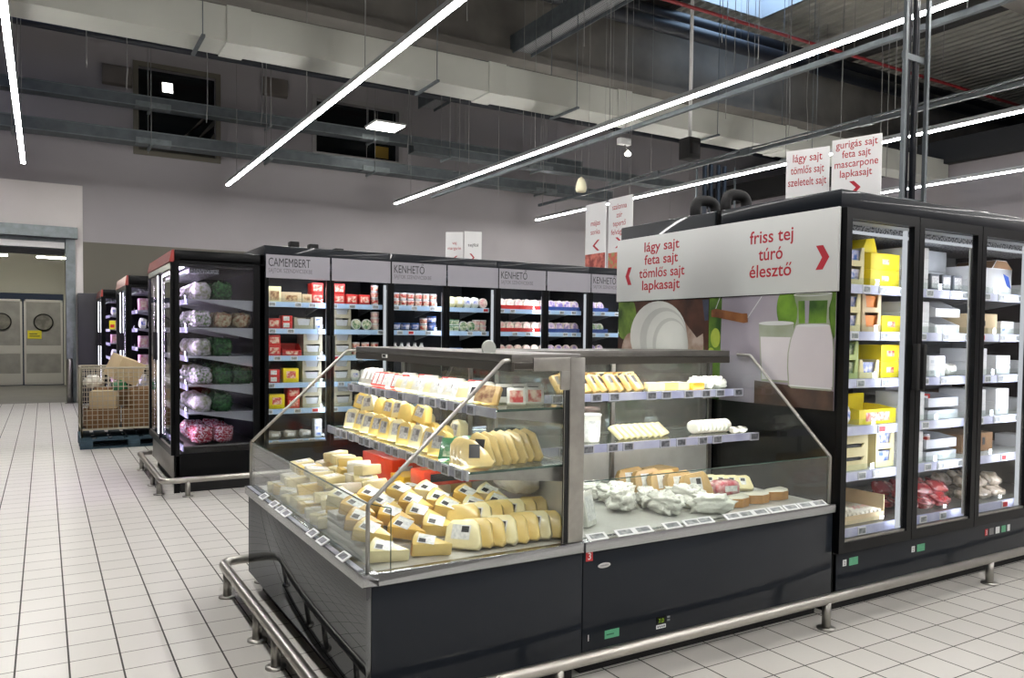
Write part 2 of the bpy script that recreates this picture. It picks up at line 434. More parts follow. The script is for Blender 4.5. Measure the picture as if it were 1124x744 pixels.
# ------------------------------------------------------------------ floor
def floor_material():
    m = bpy.data.materials.new('floor_tiles'); m.use_nodes = True
    nt = m.node_tree; N = nt.nodes; L = nt.links; b = N['Principled BSDF']
    g = N.new('ShaderNodeNewGeometry'); sx = N.new('ShaderNodeSeparateXYZ'); L.new(g.outputs['Position'], sx.inputs[0])
    def math_(op, a, bb=None, clamp=False):
        n = N.new('ShaderNodeMath'); n.operation = op; n.use_clamp = clamp
        for i, v in enumerate((a, bb)):
            if v is None: continue
            if isinstance(v, (int, float)): n.inputs[i].default_value = v
            else: L.new(v, n.inputs[i])
        return n.outputs[0]
    def joint(co, off, pitch, half):
        u = math_('DIVIDE', math_('SUBTRACT', co, off), pitch)
        fr = math_('FRACT', u); d = math_('MULTIPLY', math_('MINIMUM', fr, math_('SUBTRACT', 1.0, fr)), pitch)
        return math_('LESS_THAN', d, half), math_('FLOOR', u)
    jx, ix = joint(sx.outputs[0], -0.12, 0.2022, 0.0038)
    jy, iy = joint(sx.outputs[1], 2.303, 0.2035, 0.0028)
    j = math_('MAXIMUM', jx, jy)
    cid = N.new('ShaderNodeCombineXYZ'); L.new(ix, cid.inputs[0]); L.new(iy, cid.inputs[1])
    wn = N.new('ShaderNodeTexWhiteNoise'); wn.noise_dimensions = '3D'; L.new(cid.outputs[0], wn.inputs['Vector'])
    nz = N.new('ShaderNodeTexNoise'); nz.inputs['Scale'].default_value = 1.6; nz.inputs['Detail'].default_value = 7; L.new(g.outputs['Position'], nz.inputs['Vector'])
    nz2 = N.new('ShaderNodeTexNoise'); nz2.inputs['Scale'].default_value = 60; nz2.inputs['Detail'].default_value = 3; L.new(g.outputs['Position'], nz2.inputs['Vector'])
    v = math_('ADD', math_('ADD', math_('MULTIPLY', wn.outputs['Value'], 0.05), math_('MULTIPLY', nz.outputs['Fac'], 0.16)), math_('ADD', math_('MULTIPLY', nz2.outputs['Fac'], 0.05), 0.83))
    hs = N.new('ShaderNodeHueSaturation'); hs.inputs['Color'].default_value = rgb(204, 201, 195); L.new(v, hs.inputs['Value'])
    mx = N.new('ShaderNodeMix'); mx.data_type = 'RGBA'; L.new(j, mx.inputs['Factor']); L.new(hs.outputs[0], mx.inputs[6]); mx.inputs[7].default_value = rgb(64, 61, 58)
    L.new(mx.outputs[2], b.inputs['Base Color'])
    rr = math_('ADD', math_('MULTIPLY', j, 0.5), math_('ADD', math_('MULTIPLY', nz.outputs['Fac'], 0.16), 0.24))
    L.new(rr, b.inputs['Roughness']); b.inputs['Specular IOR Level'].default_value = 0.45
    bp = N.new('ShaderNodeBump'); bp.inputs['Strength'].default_value = 0.25; bp.inputs['Distance'].default_value = 0.002; bp.invert = True
    L.new(j, bp.inputs['Height']); L.new(bp.outputs[0], b.inputs['Normal'])
    return m
fl = MB(); fl.box(-12, 19, -8, 18.45, -0.1, 0.0, floor_material())
structure('floor', fl, 'pale square tiled shop floor with thin dark joints')
fl2 = MB(); fl2.box(-4, 0.62, 18.45, 24.6, -0.1, -0.002, mat('corridor_floor_grey', (120, 118, 114), 0.45, var=0.15, vscale=2))
structure('floor_corridor', fl2, 'smooth grey floor of the corridor behind the doorway')

# ------------------------------------------------------------------ walls
YW = 18.45; XR = 18.2; ZC = 9.0
def holed_wall(mb, x0, x1, z0, z1, y0, y1, holes, m):
    xs = sorted({x0, x1, *[h[0] for h in holes], *[h[1] for h in holes]}); zs = sorted({z0, z1, *[h[2] for h in holes], *[h[3] for h in holes]})
    for i in range(len(xs) - 1):
        for k in range(len(zs) - 1):
            cx, cz = (xs[i] + xs[i + 1]) / 2, (zs[k] + zs[k + 1]) / 2
            if any(h[0] < cx < h[1] and h[2] < cz < h[3] for h in holes): continue
            mb.box(xs[i], xs[i + 1], y0, y1, zs[k], zs[k + 1], m)
WIN1 = (1.75, 3.3, 5.3, 7.05); WIN2 = (5.55, 7.62, 5.75, 6.98)
DOORWAY = (-2.6, 0.39, 0.0, 3.28)
w = MB(); holed_wall(w, -12, 30.0, 3.29, ZC, YW, YW + 0.25, [WIN1, WIN2], wall_m)
holed_wall(w, -12, XR, 0, 3.29, YW, YW + 0.25, [DOORWAY], olive)
structure('wall_back', w, 'long grey back wall, olive below, dark openings high up')
XF = 30.0
w = MB(); w.box(XR, XR + 0.25, -8, YW, 0, 5.55, mat('side_wall_grey', (128, 123, 126), 0.85, var=0.05, vscale=0.6))
w.box(XR - 0.25, XR + 0.25, -8, YW, 5.55, 6.1, matblack)
structure('wall_right', w, 'grey side wall with a dark band along its top')
w = MB(); w.box(XF, XF + 0.25, -8, YW, 0, ZC, mat('wall_far_dark', (52, 50, 50), 0.9)); structure('wall_far', w, 'dark far wall of the hall beyond the low side wall')
w = MB(); w.box(-12.25, -12, -8, YW, 0, ZC, wall_m); structure('wall_left', w)
w = MB(); w.box(-12, XR, -8.25, -8, 0, ZC, wall_m); structure('wall_front', w)
# light grey panel round the doorway
w = MB(); holed_wall(w, -3.2, 0.70, 0.0, 4.42, YW - 0.05, YW - 0.001, [(-2.6, 0.55, 0, 3.5)], wall_l)
structure('trim_1', w, 'light grey wall panel round the sliding doorway')
# steel jamb and header of the doorway
w = MB(); w.box(0.39, 0.56, YW - 0.12, YW + 0.25, 0, 3.34, galv); w.box(-2.6, 0.40, YW - 0.03, YW + 0.25, 3.05, 3.34, galv)
w.box(-2.6, 0.60, YW - 0.28, YW - 0.055, 3.32, 3.54, galv)
structure('trim_2', w, 'galvanised steel jamb and header of the doorway')
w = MB(); w.box(-2.6, 0.37, YW - 0.10, YW - 0.04, 3.12, 3.24, white_enamel); w.box(-2.6, 0.37, YW - 0.10, YW - 0.04, 2.98, 3.10, matblack)
structure('trim_3', w, 'white and black door track under the steel header')
t = thing('guard_post', 'round steel guard post at the foot of the doorway jamb', 'guard post', (0.44, YW - 0.28, 0))
p = MB(); p.lathe([(0.055, 0.012), (0.055, 0.86), (0.04, 0.9), (0.0, 0.91)], steel_d, 14); p.build('post', t)
p = MB(); p.lathe([(0.09, 0.0), (0.09, 0.012)], steel_d, 14); p.build('base_plate', t)
# corridor behind
cw = mat('corridor_wall', (196, 194, 182), 0.7, var=0.04, vscale=1)
w = MB(); w.box(-4, 0.62, 24.6, 24.8, 2.45, 3.6, cw); w.box(0.5, 0.62, YW + 0.25, 24.6, 0, 3.6, cw); w.box(-4.1, -4.0, YW + 0.25, 24.6, 0, 3.6, cw)
w.box(0.46, 0.5, 24.35, 24.6, 0, 2.45, cw); w.box(-4, -2.2, 24.6, 24.8, 0, 2.45, cw)
structure('wall_corridor', w, 'cream wall of the corridor behind the doorway')
w = MB(); w.box(-4, 0.62, YW + 0.25, 24.8, 3.6, 3.7, cw); structure('ceiling_corridor', w, 'cream ceiling of the corridor')
st_door = mat('door_brushed_steel', (158, 156, 152), 0.5, metal=0.3, var=0.2, vscale=4)
st_band = mat('door_kick_band', (196, 194, 188), 0.4, metal=0.4)
for k, (xa, xb) in enumerate(((-1.42, -0.49), (-0.455, 0.44))):
    d = MB(); d.box(xa, xb, 24.5, 24.54, 0.02, 2.28, st_door)
    d.box(xa + 0.02, xb - 0.02, 24.485, 24.5, 0.06, 0.32, st_band); d.box(xa + 0.02, xb - 0.02, 24.485, 24.5, 0.84, 1.06, st_band)
    for (za, zb) in ((2.22, 2.28), (0.02, 0.05)): d.box(xa, xb, 24.48, 24.5, za, zb, st_band)
    d.box(xa, xa + 0.05, 24.48, 24.5, 0.02, 2.28, st_band); d.box(xb - 0.05, xb, 24.48, 24.5, 0.02, 2.28, st_band)
    o = structure('door_%d' % (k + 1), d, ('steel swing door with round porthole, hinged at the corridor side wall' if k else 'steel swing door with round porthole, the other leaf of the pair'))
    cx = (xa + xb) / 2; M = Matrix.Translation((cx, 24.475, 1.68)) @ Matrix.Rotation(PI / 2, 4, 'X')
    q = MB(); q.lathe([(0.205, 0.0), (0.23, 0.0), (0.23, 0.03), (0.2, 0.03)], matblack, 28, M=M, caps=False); q.build('porthole_ring', o)
    q = MB(); q.lathe([(0.2, 0.012), (0.2, 0.018)], mat('porthole_glass', (140, 138, 130), 0.2, var=0.4, vscale=7), 28, M=M); q.build('porthole', o)
    if k:
        q = MB(); q.box(xa + 0.08, xa + 0.4, 24.475, 24.484, 1.24, 1.46, yellow_st); q.box(xa + 0.12, xa + 0.36, 24.4735, 24.4752, 1.3, 1.32, dark_ink); q.box(xa + 0.12, xa + 0.3, 24.4735, 24.4752, 1.36, 1.38, dark_ink)
        q.build('notice', o, label='yellow notice')
for k, x in enumerate((-1.0, 0.16)):
    t = thing('corridor_batten_light', ('bright batten light over the porthole door with the yellow notice', 'bright batten light over the plain porthole door')[1 - k], 'ceiling light', (x, 21.5, 3.16), 0)
    q = MB(); q.box(-0.3, 0.3, -0.06, 0.06, 0.03, 0.08, white_enamel); q.build('housing', t)
    q = MB(); q.box(-0.29, 0.29, -0.05, 0.05, 0.0, 0.03, emit_mat('corridor_tube', (255, 252, 240), 130)) if k == 0 else q.box(-0.29, 0.29, -0.05, 0.05, 0.0, 0.03, MATS['corridor_tube']); q.build('diffuser', t)
# dark panel beside the doorway
t = thing('equipment_cabinet', 'tall plain dark grey cabinet against the wall beside the doorway', 'cabinet', (0.88, 18.17, 0))
q = MB(); q.box(-0.29, 0.29, -0.2, 0.2, 0.05, 2.22, mat('cabinet_dark', (50, 50, 55), 0.5, var=0.06, vscale=2)); q.build('body', t, 0.006)
q = MB(); q.box(-0.27, 0.27, -0.18, 0.18, 0.0, 0.05, matblack); q.build('plinth', t)

# ------------------------------------------------------------------ wall openings high up
for k, (W, lab) in enumerate(((WIN1, 'dark opening high in the wall with rafters behind it'), (WIN2, 'pale framed dark window high in the wall'))):
    x0, x1, z0, z1 = W
    q = MB(); q.box(x0, x1, YW + 0.18, YW + 0.2, z0, z1, win_dark)
    o = structure('window_%d' % (k + 1), q, lab)
    fm = mat('window_frame_pale', (150, 148, 146), 0.6) if k else mat('window_frame_olive', (104, 100, 88), 0.7)
    q = MB(); e = 0.1
    q.box(x0 - e, x1 + e, YW - 0.03, YW + 0.02, z1, z1 + e, fm); q.box(x0 - e, x1 + e, YW - 0.03, YW + 0.02, z0 - e, z0, fm)
    q.box(x0 - e, x0, YW - 0.03, YW + 0.02, z0, z1, fm); q.box(x1, x1 + e, YW - 0.03, YW + 0.02, z0, z1, fm)
    q.build('window_frame', o)
    q = MB()
    if k == 0:
        for j in range(3):
            q.add([(x0 + 0.5 + 0.3 * j, YW + 0.1, z0 + 0.05), (x0 + 0.62 + 0.3 * j, YW + 0.1, z0 + 0.05), (x1, YW + 0.1, z0 + 1.2 - 0.3 * j), (x1, YW + 0.1, z0 + 1.05 - 0.3 * j)], [(0, 1, 2, 3)], mat('rafter_grey', (84, 80, 72), 0.8))
        q.box(x0, x1, YW + 0.1, YW + 0.16, z0 + 0.0, z0 + 0.34, mat('sill_board', (72, 70, 64), 0.8))
        q.build('rafter', o)
    else:
        q.box(x0, x1, YW + 0.05, YW + 0.12, z0 + 0.5, z0 + 0.58, fm); q.build('window_transom', o)
        q = MB(); q.box(x1 - 0.55, x1 - 0.2, YW + 0.15, YW + 0.17, z0 + 0.08, z0 + 0.36, mat('amber_panel', (150, 120, 40), 0.5)); q.build('window_poster', o)
t = thing('flood_spotlight', 'small square bright floodlight in front of the dark wall opening', 'floodlight', (2.28, 18.2, 6.58))
q = MB(); q.prism([(-0.10, -0.1), (0.02, -0.13), (0.08, 0.10), (-0.04, 0.13)], 'x', -0.12, 0.12, matblack); q.build('housing', t)
q = MB(); q.add([(-0.1, -0.102, -0.09), (0.1, -0.102, -0.09), (0.1, -0.045, 0.12), (-0.1, -0.045, 0.12)], [(0, 1, 2, 3)], emit_mat('flood_lens', (255, 252, 245), 9)); q.build('lens', t)
q = MB(); q.tube([(0, 0, 0.1), (0, 0.2, 0.1)], 0.015, matblack, 6); q.build('bracket', t)
t = thing('panel_light', 'bright square panel light hanging before the pale framed window', 'ceiling light', (6.55, 16.6, 6.04))
q = MB(); q.box(-0.36, 0.36, -0.34, 0.34, 0.02, 0.06, white_enamel); q.build('housing', t)
q = MB(); q.box(-0.33, 0.33, -0.31, 0.31, 0.0, 0.02, emit_mat('panel_diffuser', (255, 252, 245), 10)); q.build('diffuser', t)
q = MB(); [q.tube([(sx * 0.3, sy * 0.28, 0.06), (sx * 0.3, sy * 0.28, 2.8)], 0.004, wire_m, 4) for sx in (-1, 1) for sy in (-1, 1)]; q.build('hanger_wire', t)
for k, (x, z) in enumerate(((4.58, 7.05), (1.35, 6.75))):
    o = MB().prism([(0, 0), (-0.14, 0.06), (-0.14, 0.3), (0, 0.36)], 'x', x - 0.28, x + 0.28, mat('vent_hood_paint', (112, 104, 98), 0.7)) if False else None
    q = MB(); q.prism([(YW - 0.001, z - 0.2), (YW - 0.1, z - 0.16), (YW - 0.1, z + 0.2), (YW - 0.001, z + 0.24)], 'x', x - 0.28, x + 0.28, mat('wall_box_paint', (104, 98, 92), 0.7))
    tag(q.build('wall_box', None, 0.01), ('small box on the wall between the two dark openings', 'small box on the wall beside the rafter opening')[k], 'wall box')

# ------------------------------------------------------------------ ceiling
corr = mat('ceiling_deck', (172, 170, 160), 0.8, var=0.12, vscale=1.5)
c = MB()
SKY = (12.3, 14.6, 10.2, 13.2)
def deck(x0, x1, y0, y1):
    n = max(1, int(round((x1 - x0) / 0.3)));
    for i in range(n):
        a = x0 + (x1 - x0) * i / n; b = x0 + (x1 - x0) * (i + 1) / n; wd = b - a
        pr = [(a, ZC), (a + wd * 0.42, ZC), (a + wd * 0.5, ZC + 0.1), (a + wd * 0.92, ZC + 0.1), (b, ZC)]
        c.add([(u, y0, z) for u, z in pr] + [(u, y1, z) for u, z in pr], [(k, k + 1, k + 6, k + 5) for k in range(4)], corr)
deck(-12, SKY[0], -8, 18.7); deck(SKY[1], 30.0, -8, 18.7); deck(SKY[0], SKY[1], -8, SKY[2]); deck(SKY[0], SKY[1], SKY[3], 18.7)
structure('ceiling', c, 'dark corrugated metal roof deck')
q = MB(); q.box(SKY[0], SKY[1], SKY[2], SKY[3], ZC + 0.55, ZC + 0.6, emit_mat('skylight_dome', (176, 206, 240), 6.0))
o = structure('window_3', q, 'bluish rooflight set in the corrugated roof')
fm = mat('skylight_curb', (176, 180, 184), 0.6); q = MB()
q.box(SKY[0] - 0.06, SKY[0], SKY[2], SKY[3], ZC, ZC + 0.6, fm); q.box(SKY[1], SKY[1] + 0.06, SKY[2], SKY[3], ZC, ZC + 0.6, fm)
q.box(SKY[0], SKY[1], SKY[2] - 0.06, SKY[2], ZC, ZC + 0.6, fm); q.box(SKY[0], SKY[1], SKY[3], SKY[3] + 0.06, ZC, ZC + 0.6, fm)
q.build('window_curb', o)
q = MB(); q.box(-4.6, -1.6, 13.6, 16.8, ZC - 0.05, ZC - 0.02, emit_mat('added_bluish_glow', (150, 176, 235), 2.2)); structure('window_4', q, 'added bluish glowing panel over the aisle by the doorway')  # unseen glowing panel, added to throw bluish light on the back wall
for k, (y, z0, z1, th) in enumerate(((13.4, 7.0, 8.35, 0.28), (17.3, 7.75, 8.7, 0.3), (8.0, 8.0, 8.95, 0.28))):
    q = MB(); q.box(-12, 30, y, y + th, z0, z1, concrete); q.box(-12, 30, y - 0.09, y + th + 0.09, z0 - 0.14, z0, concrete); q.box(-12, 30, y - 0.08, y + th + 0.08, z1, z1 + 0.12, concrete)
    structure('beam_%d' % (k + 1), q, ('concrete roof beam crossing above the big air duct', 'concrete roof beam close to the back wall', 'concrete roof beam overhead')[k])
for k, x in enumerate((-4.0, 2.0, 11.6, 17.6)):
    q = MB(); q.box(x, x + 0.22, -8, YW, 8.55, 8.98, mat('purlin_dark', (58, 57, 56), 0.9)); structure('beam_%d' % (k + 4), q, 'dark roof purlin running towards the back wall')
# ------------------------------------------------------------------ services under the roof
ZL = 4.5
LIGHTS = [(-0.30, 17.0, 'long white light line over the tiled aisle by the steel doorway'), (3.29, 17.1, 'long white light line ending above the CAMEMBERT cases'),
          (7.08, 17.3, 'long white light line crossing under the big air duct'), (11.18, 17.6, 'long white light line running behind the hanging red-lettered signs'),
          (15.0, 17.6, 'long white light line close to the grey side wall')]
for x, y1, lab in LIGHTS:
    t = thing('linear_ceiling_light', lab, 'ceiling light', (x, y1, ZL), 0, 'parallel light lines under the roof')
    y0 = -7.5 - y1
    q = MB(); q.box(-0.034, 0.034, y0, 0, 0.018, 0.085, alu); q.build('profile', t)
    q = MB(); n = 24
    for i in range(n): q.box(-0.032, 0.032, y0 * (1 - i / n), y0 * (1 - (i + 1) / n), 0.0, 0.018, tube_lum)
    q.build('diffuser', t)
    k = 0
    while True:
        yy = -0.9 - 2.4 * k; k += 1
        if yy + y1 < 2.5: break
        q = MB(); q.tube([(0, yy, 0.085), (0, yy, ZC - ZL)], 0.006, wire_m, 4); q.build('hanger_wire', t)
q = MB()
# slim dark trunking beside two of the light lines
for x, y0, y1, z, nm, lab in ((7.70, -4, 16.6, 4.6, 'lighting_trunking', 'slim dark trunking beside the light line under the duct'), (10.36, -4, 16.2, 4.6, 'lighting_trunking', 'slim grey trunking with loose cables clipped along it')):
    t = thing(nm, lab, 'trunking', (x, y1, z))
    q = MB(); q.box(-0.03, 0.03, y0 - y1, 0, 0, 0.06, galv_d); q.build('channel', t)
    for k in range(5):
        q = MB(); q.tube([(0, -1.8 - 2.6 * k + (0.3 if x > 9 else 0), 0.06), (0, -1.8 - 2.6 * k + (0.3 if x > 9 else 0), ZC - z)], 0.006, wire_m, 4); q.build('hanger_wire', t)
    if x > 9:
        q = MB(); pts = [(0.02 + 0.02 * math.sin(k * 1.7), -3.2 - 0.35 * k, 0.085 + 0.03 * abs(math.sin(k * 0.9))) for k in range(30)]
        q.tube(pts, 0.016, galv, 6); q.build('cable', t)
        for k in range(4):
            q = MB(); q.box(-0.04, 0.045, -4.35 - 2.3 * k, -4.15 - 2.3 * k, -0.012, 0.11, galv_d); q.build('clamp', t)

# the big square duct
t = thing('ventilation_duct', 'big pale square air duct crossing the hall under the roof', 'air duct', (0, 10.7, 5.2))
dk = mat('duct_joint_grey', (150, 150, 144), 0.5, metal=0.2)
q = MB(); q.box(-11, 18.15, 0.0, 0.56, 0.0, 0.445, duct_m); q.build('casing', t)
for x in (2.05, 5.9, 8.4, -1.6, 12.6):
    q = MB(); q.box(x, x + 0.3, -0.018, 0.58, -0.018, 0.46, duct_m); q.build('sleeve', t)
for x in (1.72, 4.95, 7.45, 10.6, 13.2, -2.2):
    q = MB(); q.box(x, x + 0.045, -0.16, 0.66, -0.05, -0.018, galv_d)
    q.tube([(x + 0.02, -0.12, -0.05), (x + 0.02, -0.12, ZC - 5.2)], 0.007, galv_d, 5); q.tube([(x + 0.02, 0.64, -0.05), (x + 0.02, 0.64, ZC - 5.2)], 0.007, galv_d, 5)
    q.build('hanger_bracket', t)

# cable trays along the back wall
def tray(name, lab, x0, x1, y, z, w_, h, group, perforated=True):
    t = thing(name, lab, 'cable tray', (x0, y, z), 0, group)
    L_ = x1 - x0
    q = MB(); q.box(0, L_, 0, 0.008, 0, h, galv_d); q.box(0, L_, w_ - 0.008, w_, 0, h, galv_d); q.box(0, L_, 0, w_, 0, 0.006, galv_d)
    q.box(0, L_, -0.012, 0.0, h - 0.02, h, galv); q.box(0, L_, -0.012, 0.0, 0.0, 0.015, galv); q.build('channel', t)
    n = int(L_ / 2.35)
    for k in range(n):
        x = 0.8 + 2.35 * k
        q = MB(); q.box(x, x + 0.05, -0.1, w_ + 0.1, -0.05, -0.002, galv); q.tube([(x + 0.02, -0.07, -0.1), (x + 0.02, -0.07, ZC - z)], 0.006, wire_m, 4); q.tube([(x + 0.02, w_ + 0.07, -0.1), (x + 0.02, w_ + 0.07, ZC - z)], 0.006, wire_m, 4)
        q.build('hanger_bracket', t)
    for k in range(max(1, n // 2)):
        x = 2.9 + 4.7 * k
        if x + 0.7 < L_:
            q = MB(); q.box(x, x + 0.65, -0.02, w_ * 0.6, -0.012, 0.10, galv); q.build('splice_plate', t)
    q = MB()
    for k in range(3): q.tube([(0.1, 0.05 + k * 0.06, 0.03), (L_ - 0.1, 0.05 + k * 0.06, 0.03)], 0.018, dark_pipe, 6)
    q.build('cable', t)
tray('cable_tray', 'upper galvanised cable tray running along the back wall', -6, 12.5, 17.4, 5.95, 0.32, 0.22, 'cable trays along the back wall')
tray('cable_tray', 'lower galvanised cable tray running along the back wall', -6, 13.5, 17.35, 5.22, 0.42, 0.24, 'cable trays along the back wall')
tray('cable_tray', 'middle bluish cable tray over the far end of the long cases', 6.8, 14.5, 15.6, 5.35, 0.3, 0.2, 'cable trays along the back wall')
# perforated tray that runs towards the back wall
t = thing('cable_ladder', 'wide perforated tray running over the duct towards the back wall', 'cable tray', (7.86, 7.5, 7.0))
perf = bpy.data.materials.new('perforated_steel'); perf.use_nodes = True
_n = perf.node_tree.nodes; _l = perf.node_tree.links; _b = _n['Principled BSDF']; _b.inputs['Roughness'].default_value = 0.5; _b.inputs['Metallic'].default_value = 0.3
_v = _n.new('ShaderNodeTexVoronoi'); _v.inputs['Scale'].default_value = 24; _v.inputs['Randomness'].default_value = 0.0
_tc = _n.new('ShaderNodeTexCoord'); _l.new(_tc.outputs['Object'], _v.inputs['Vector'])
_r = _n.new('ShaderNodeValToRGB'); _r.color_ramp.elements[0].position = 0.28; _r.color_ramp.elements[1].position = 0.36; _r.color_ramp.elements[0].color = rgb(46, 48, 50); _r.color_ramp.elements[1].color = rgb(150, 152, 154)
_l.new(_v.outputs['Distance'], _r.inputs[0]); _l.new(_r.outputs[0], _b.inputs['Base Color'])
q = MB(); q.box(0.02, 0.42, 0, 10.3, 0, 0.006, perf); q.build('tray_floor', t)
q = MB(); q.box(0, 0.02, 0, 10.3, -0.06, 0.3, galv_d); q.box(0.42, 0.44, 0, 10.3, -0.06, 0.3, galv_d); q.build('side_rail', t)
for k in range(5):
    q = MB(); [q.tube([(x, (1.2, 3.4, 4.75, 7.0, 9.1)[k], 0.3), (x, (1.2, 3.4, 4.75, 7.0, 9.1)[k], 2.0)], 0.006, wire_m, 4) for x in (0.01, 0.43)]; q.build('hanger_wire', t)
# pipes under the roof
for nm, lab, m_, x0, x1, y, z, r in (('sprinkler_pipe', 'thin red sprinkler pipe running beside the rooflight', red_pipe, -12, 29.9, 9.73, 6.85, 0.03),
                                     ('sprinkler_pipe', 'thin red sprinkler pipe high along the back wall above the duct', red_pipe, -12, 29.9, 16.8, 7.35, 0.03),
                                     ('insulated_pipe', 'thick dark insulated pipe lit from the rooflight above', dark_pipe, -12, 29.9, 13.0, 8.35, 0.13),
                                     ('insulated_pipe', 'thick dark insulated pipe on the face of the concrete beam', dark_pipe, -12, 29.9, 12.6, 7.9, 0.15),
                                     ('insulated_pipe', 'dark pipe under the concrete beam near the back wall', dark_pipe, -12, 29.9, 16.2, 6.8, 0.07)):
    t = thing(nm, lab, 'pipe', (0, y, z))
    q = MB(); q.tube([(x0, 0, 0), (x1, 0, 0)], r, m_, 12); q.build('pipe', t)
    for k in range(9):
        q = MB(); q.tube([(-7 + 2.9 * k, 0, r), (-7 + 2.9 * k, 0, ZC - z)], 0.006, wire_m, 4); q.build('hanger_wire', t)
# refrigerant risers
def riser(lab, x, y, z0, n, dx, r, zt, group=None):
    t = thing('pipe_riser', lab, 'pipe', (x, y, z0), 0, group)
    for k in range(n):
        q = MB(); q.tube([(dx * k, 0.02 * (k % 2), 0), (dx * k, 0.02 * (k % 2), zt - z0)], r, dark_pipe, 8); q.build('pipe', t)
    for xx in (-dx * 1.3, dx * (n - 1) + dx * 1.3):
        q = MB(); q.box(xx - 0.016, xx + 0.016, -0.05, -0.02, 0, zt - z0, galv_d); q.build('channel', t)
    for k in range(5 if zt > 6 else 2):
        q = MB(); q.box(-dx * 1.3, dx * (n - 1) + dx * 1.3, -0.02, 0.0, 0.35 + 1.2 * k, 0.40 + 1.2 * k, galv_d); q.build('pipe_clip', t)
riser('dark refrigerant pipes rising from the dairy fridge to the roof', 6.22, 4.05, 2.252, 4, 0.055, 0.02, ZC)
riser('bundle of dark pipes rising far behind the black pipe bends', 12.05, 12.35, 0.0, 4, 0.2, 0.05, 5.15)
for k, (y, lab) in enumerate(((3.74, 'fat black insulated pipe bend on the fridge top, by the signs'), (4.02, 'fat black insulated pipe bend on the fridge top, by the poster end'))):
    t = thing('insulated_pipe_bend', lab, 'pipe', (3.84, y, 2.262))
    q = MB(); q.tube(fillet([(0.0, 0, 0), (0.0, 0, 0.14), (0.17, -0.02, 0.14), (0.17, -0.02, 0.0)], 0.075, 8), 0.036, rubber, 12); q.build('bend', t)
    q = MB(); q.tube([(0.17, -0.02, 0.0), (0.17, -0.02, 0.05)], 0.03, galv, 10); q.build('copper_joint', t)
# small hanging bits
t = thing('pendant_speaker', 'small cream pendant speaker hanging beyond the meat signs', 'speaker', (8.31, 11.6, 4.05))
q = MB(); q.lathe([(0.085, 0.0), (0.1, 0.06), (0.085, 0.16), (0.05, 0.24), (0.012, 0.27)], mat('speaker_cream', (206, 200, 170), 0.5), 16); q.build('shell', t)
q = MB(); q.tube([(0, 0, 0.26), (0, 0, 4.9)], 0.004, wire_m, 4); q.build('cord', t)
t = thing('spot_light', 'small white spotlight hanging under the duct', 'spotlight', (9.75, 12.2, 5.02))
q = MB(); q.box(-0.13, 0.13, -0.06, 0.06, 0.18, 0.3, white_enamel); q.build('housing', t)
q = MB(); q.lathe([(0.05, -0.04), (0.07, 0.0), (0.0, 0.08)], emit_mat('spot_lens', (255, 250, 240), 6), 12, c=(0.1, 0, 0.02)); q.build('lens', t)
q = MB(); q.tube([(0.1, 0, 0.08), (0, 0, 0.2)], 0.012, wire_m, 5); q.tube([(0, 0, 0.3), (0, 0, 2.9)], 0.005, wire_m, 4); q.build('stem', t)
t = thing('hanging_projector', 'small black projector hanging on a pole from the roof', 'projector', (9.40, 10.0, 4.46))
q = MB(); q.box(-0.13, 0.13, -0.13, 0.13, 0, 0.36, matblack); q.box(-0.09, 0.09, -0.17, -0.13, 0.06, 0.26, rubber); q.build('body', t, 0.02)
q = MB(); q.tube([(0.0, 0, 0.36), (0.0, 0, 4.5)], 0.03, white_enamel, 8); q.build('pole', t)
# loose thin cables hanging from the roof
cab = [(10.65, 9.0, 5.2), (10.9, 9.2, 4.9), (11.6, 9.4, 4.95), (12.0, 9.0, 5.1), (12.4, 9.3, 4.6), (13.1, 9.0, 4.7), (9.5, 9.3, 5.0), (9.2, 9.1, 6.1), (10.1, 9.4, 5.9), (6.9, 9.6, 5.75), (5.0, 9.7, 5.75), (13.6, 9.2, 4.5), (14.0, 8.7, 4.5),
       (2.4, 14.2, 5.0), (3.4, 14.6, 5.2), (6.2, 14.5, 4.7), (8.2, 14.4, 4.4), (9.3, 14.4, 4.3), (10.8, 14.1, 4.4), (11.6, 14.3, 4.6), (0.6, 14.2, 5.6), (1.2, 14.4, 5.4)]
for k, (x, y, z) in enumerate(cab):
    q = MB(); rr = random.Random(k); n = 12
    pts = [(x + 0.02 * rr.uniform(-1, 1) * (i < n), y, z + (ZC - z) * i / n) for i in range(n + 1)]
    q.tube(pts, 0.008, wire_m, 4)
    o = q.build('hanging_cable'); tag(o, 'thin loose cable hanging straight down from the dark roof', 'cable', 'loose cables hanging from the roof')

# ------------------------------------------------------------------ stainless bumper rails
def bumper(name, lab, path, posts, z=0.15, r=0.026):
    t = thing(name, lab, 'bumper rail', (posts[0][0], posts[0][1], 0), 0)
    ox, oy = posts[0]
    q = MB(); q.tube(fillet([(x - ox, y - oy, z) for x, y in path], 0.1, 8), r, rail_m, 14); q.build('rail', t)
    for (x, y) in posts:
        p = MB(); p.lathe([(0.022, 0.008), (0.022, z - 0.006)], steel_d, 12, c=(x - ox, y - oy, 0)); po = p.build('post', t)
        p = MB(); p.lathe([(0.046, 0.0), (0.046, 0.008), (0.02, 0.010)], steel_d, 16, c=(x - ox, y - oy, 0)); p.build('base_plate', po)
bumper('bumper_rail', 'stainless bumper rail round the island cheese counter and dairy fridge', [(1.35, 4.67), (0.858, 4.67), (0.858, 2.55), (9.0, 2.55)],
       [(0.858, 4.49), (0.858, 3.78), (0.858, 3.43), (0.858, 2.95), (1.09, 4.67), (1.75, 2.55), (3.38, 2.55), (4.88, 2.55), (6.4, 2.55)])
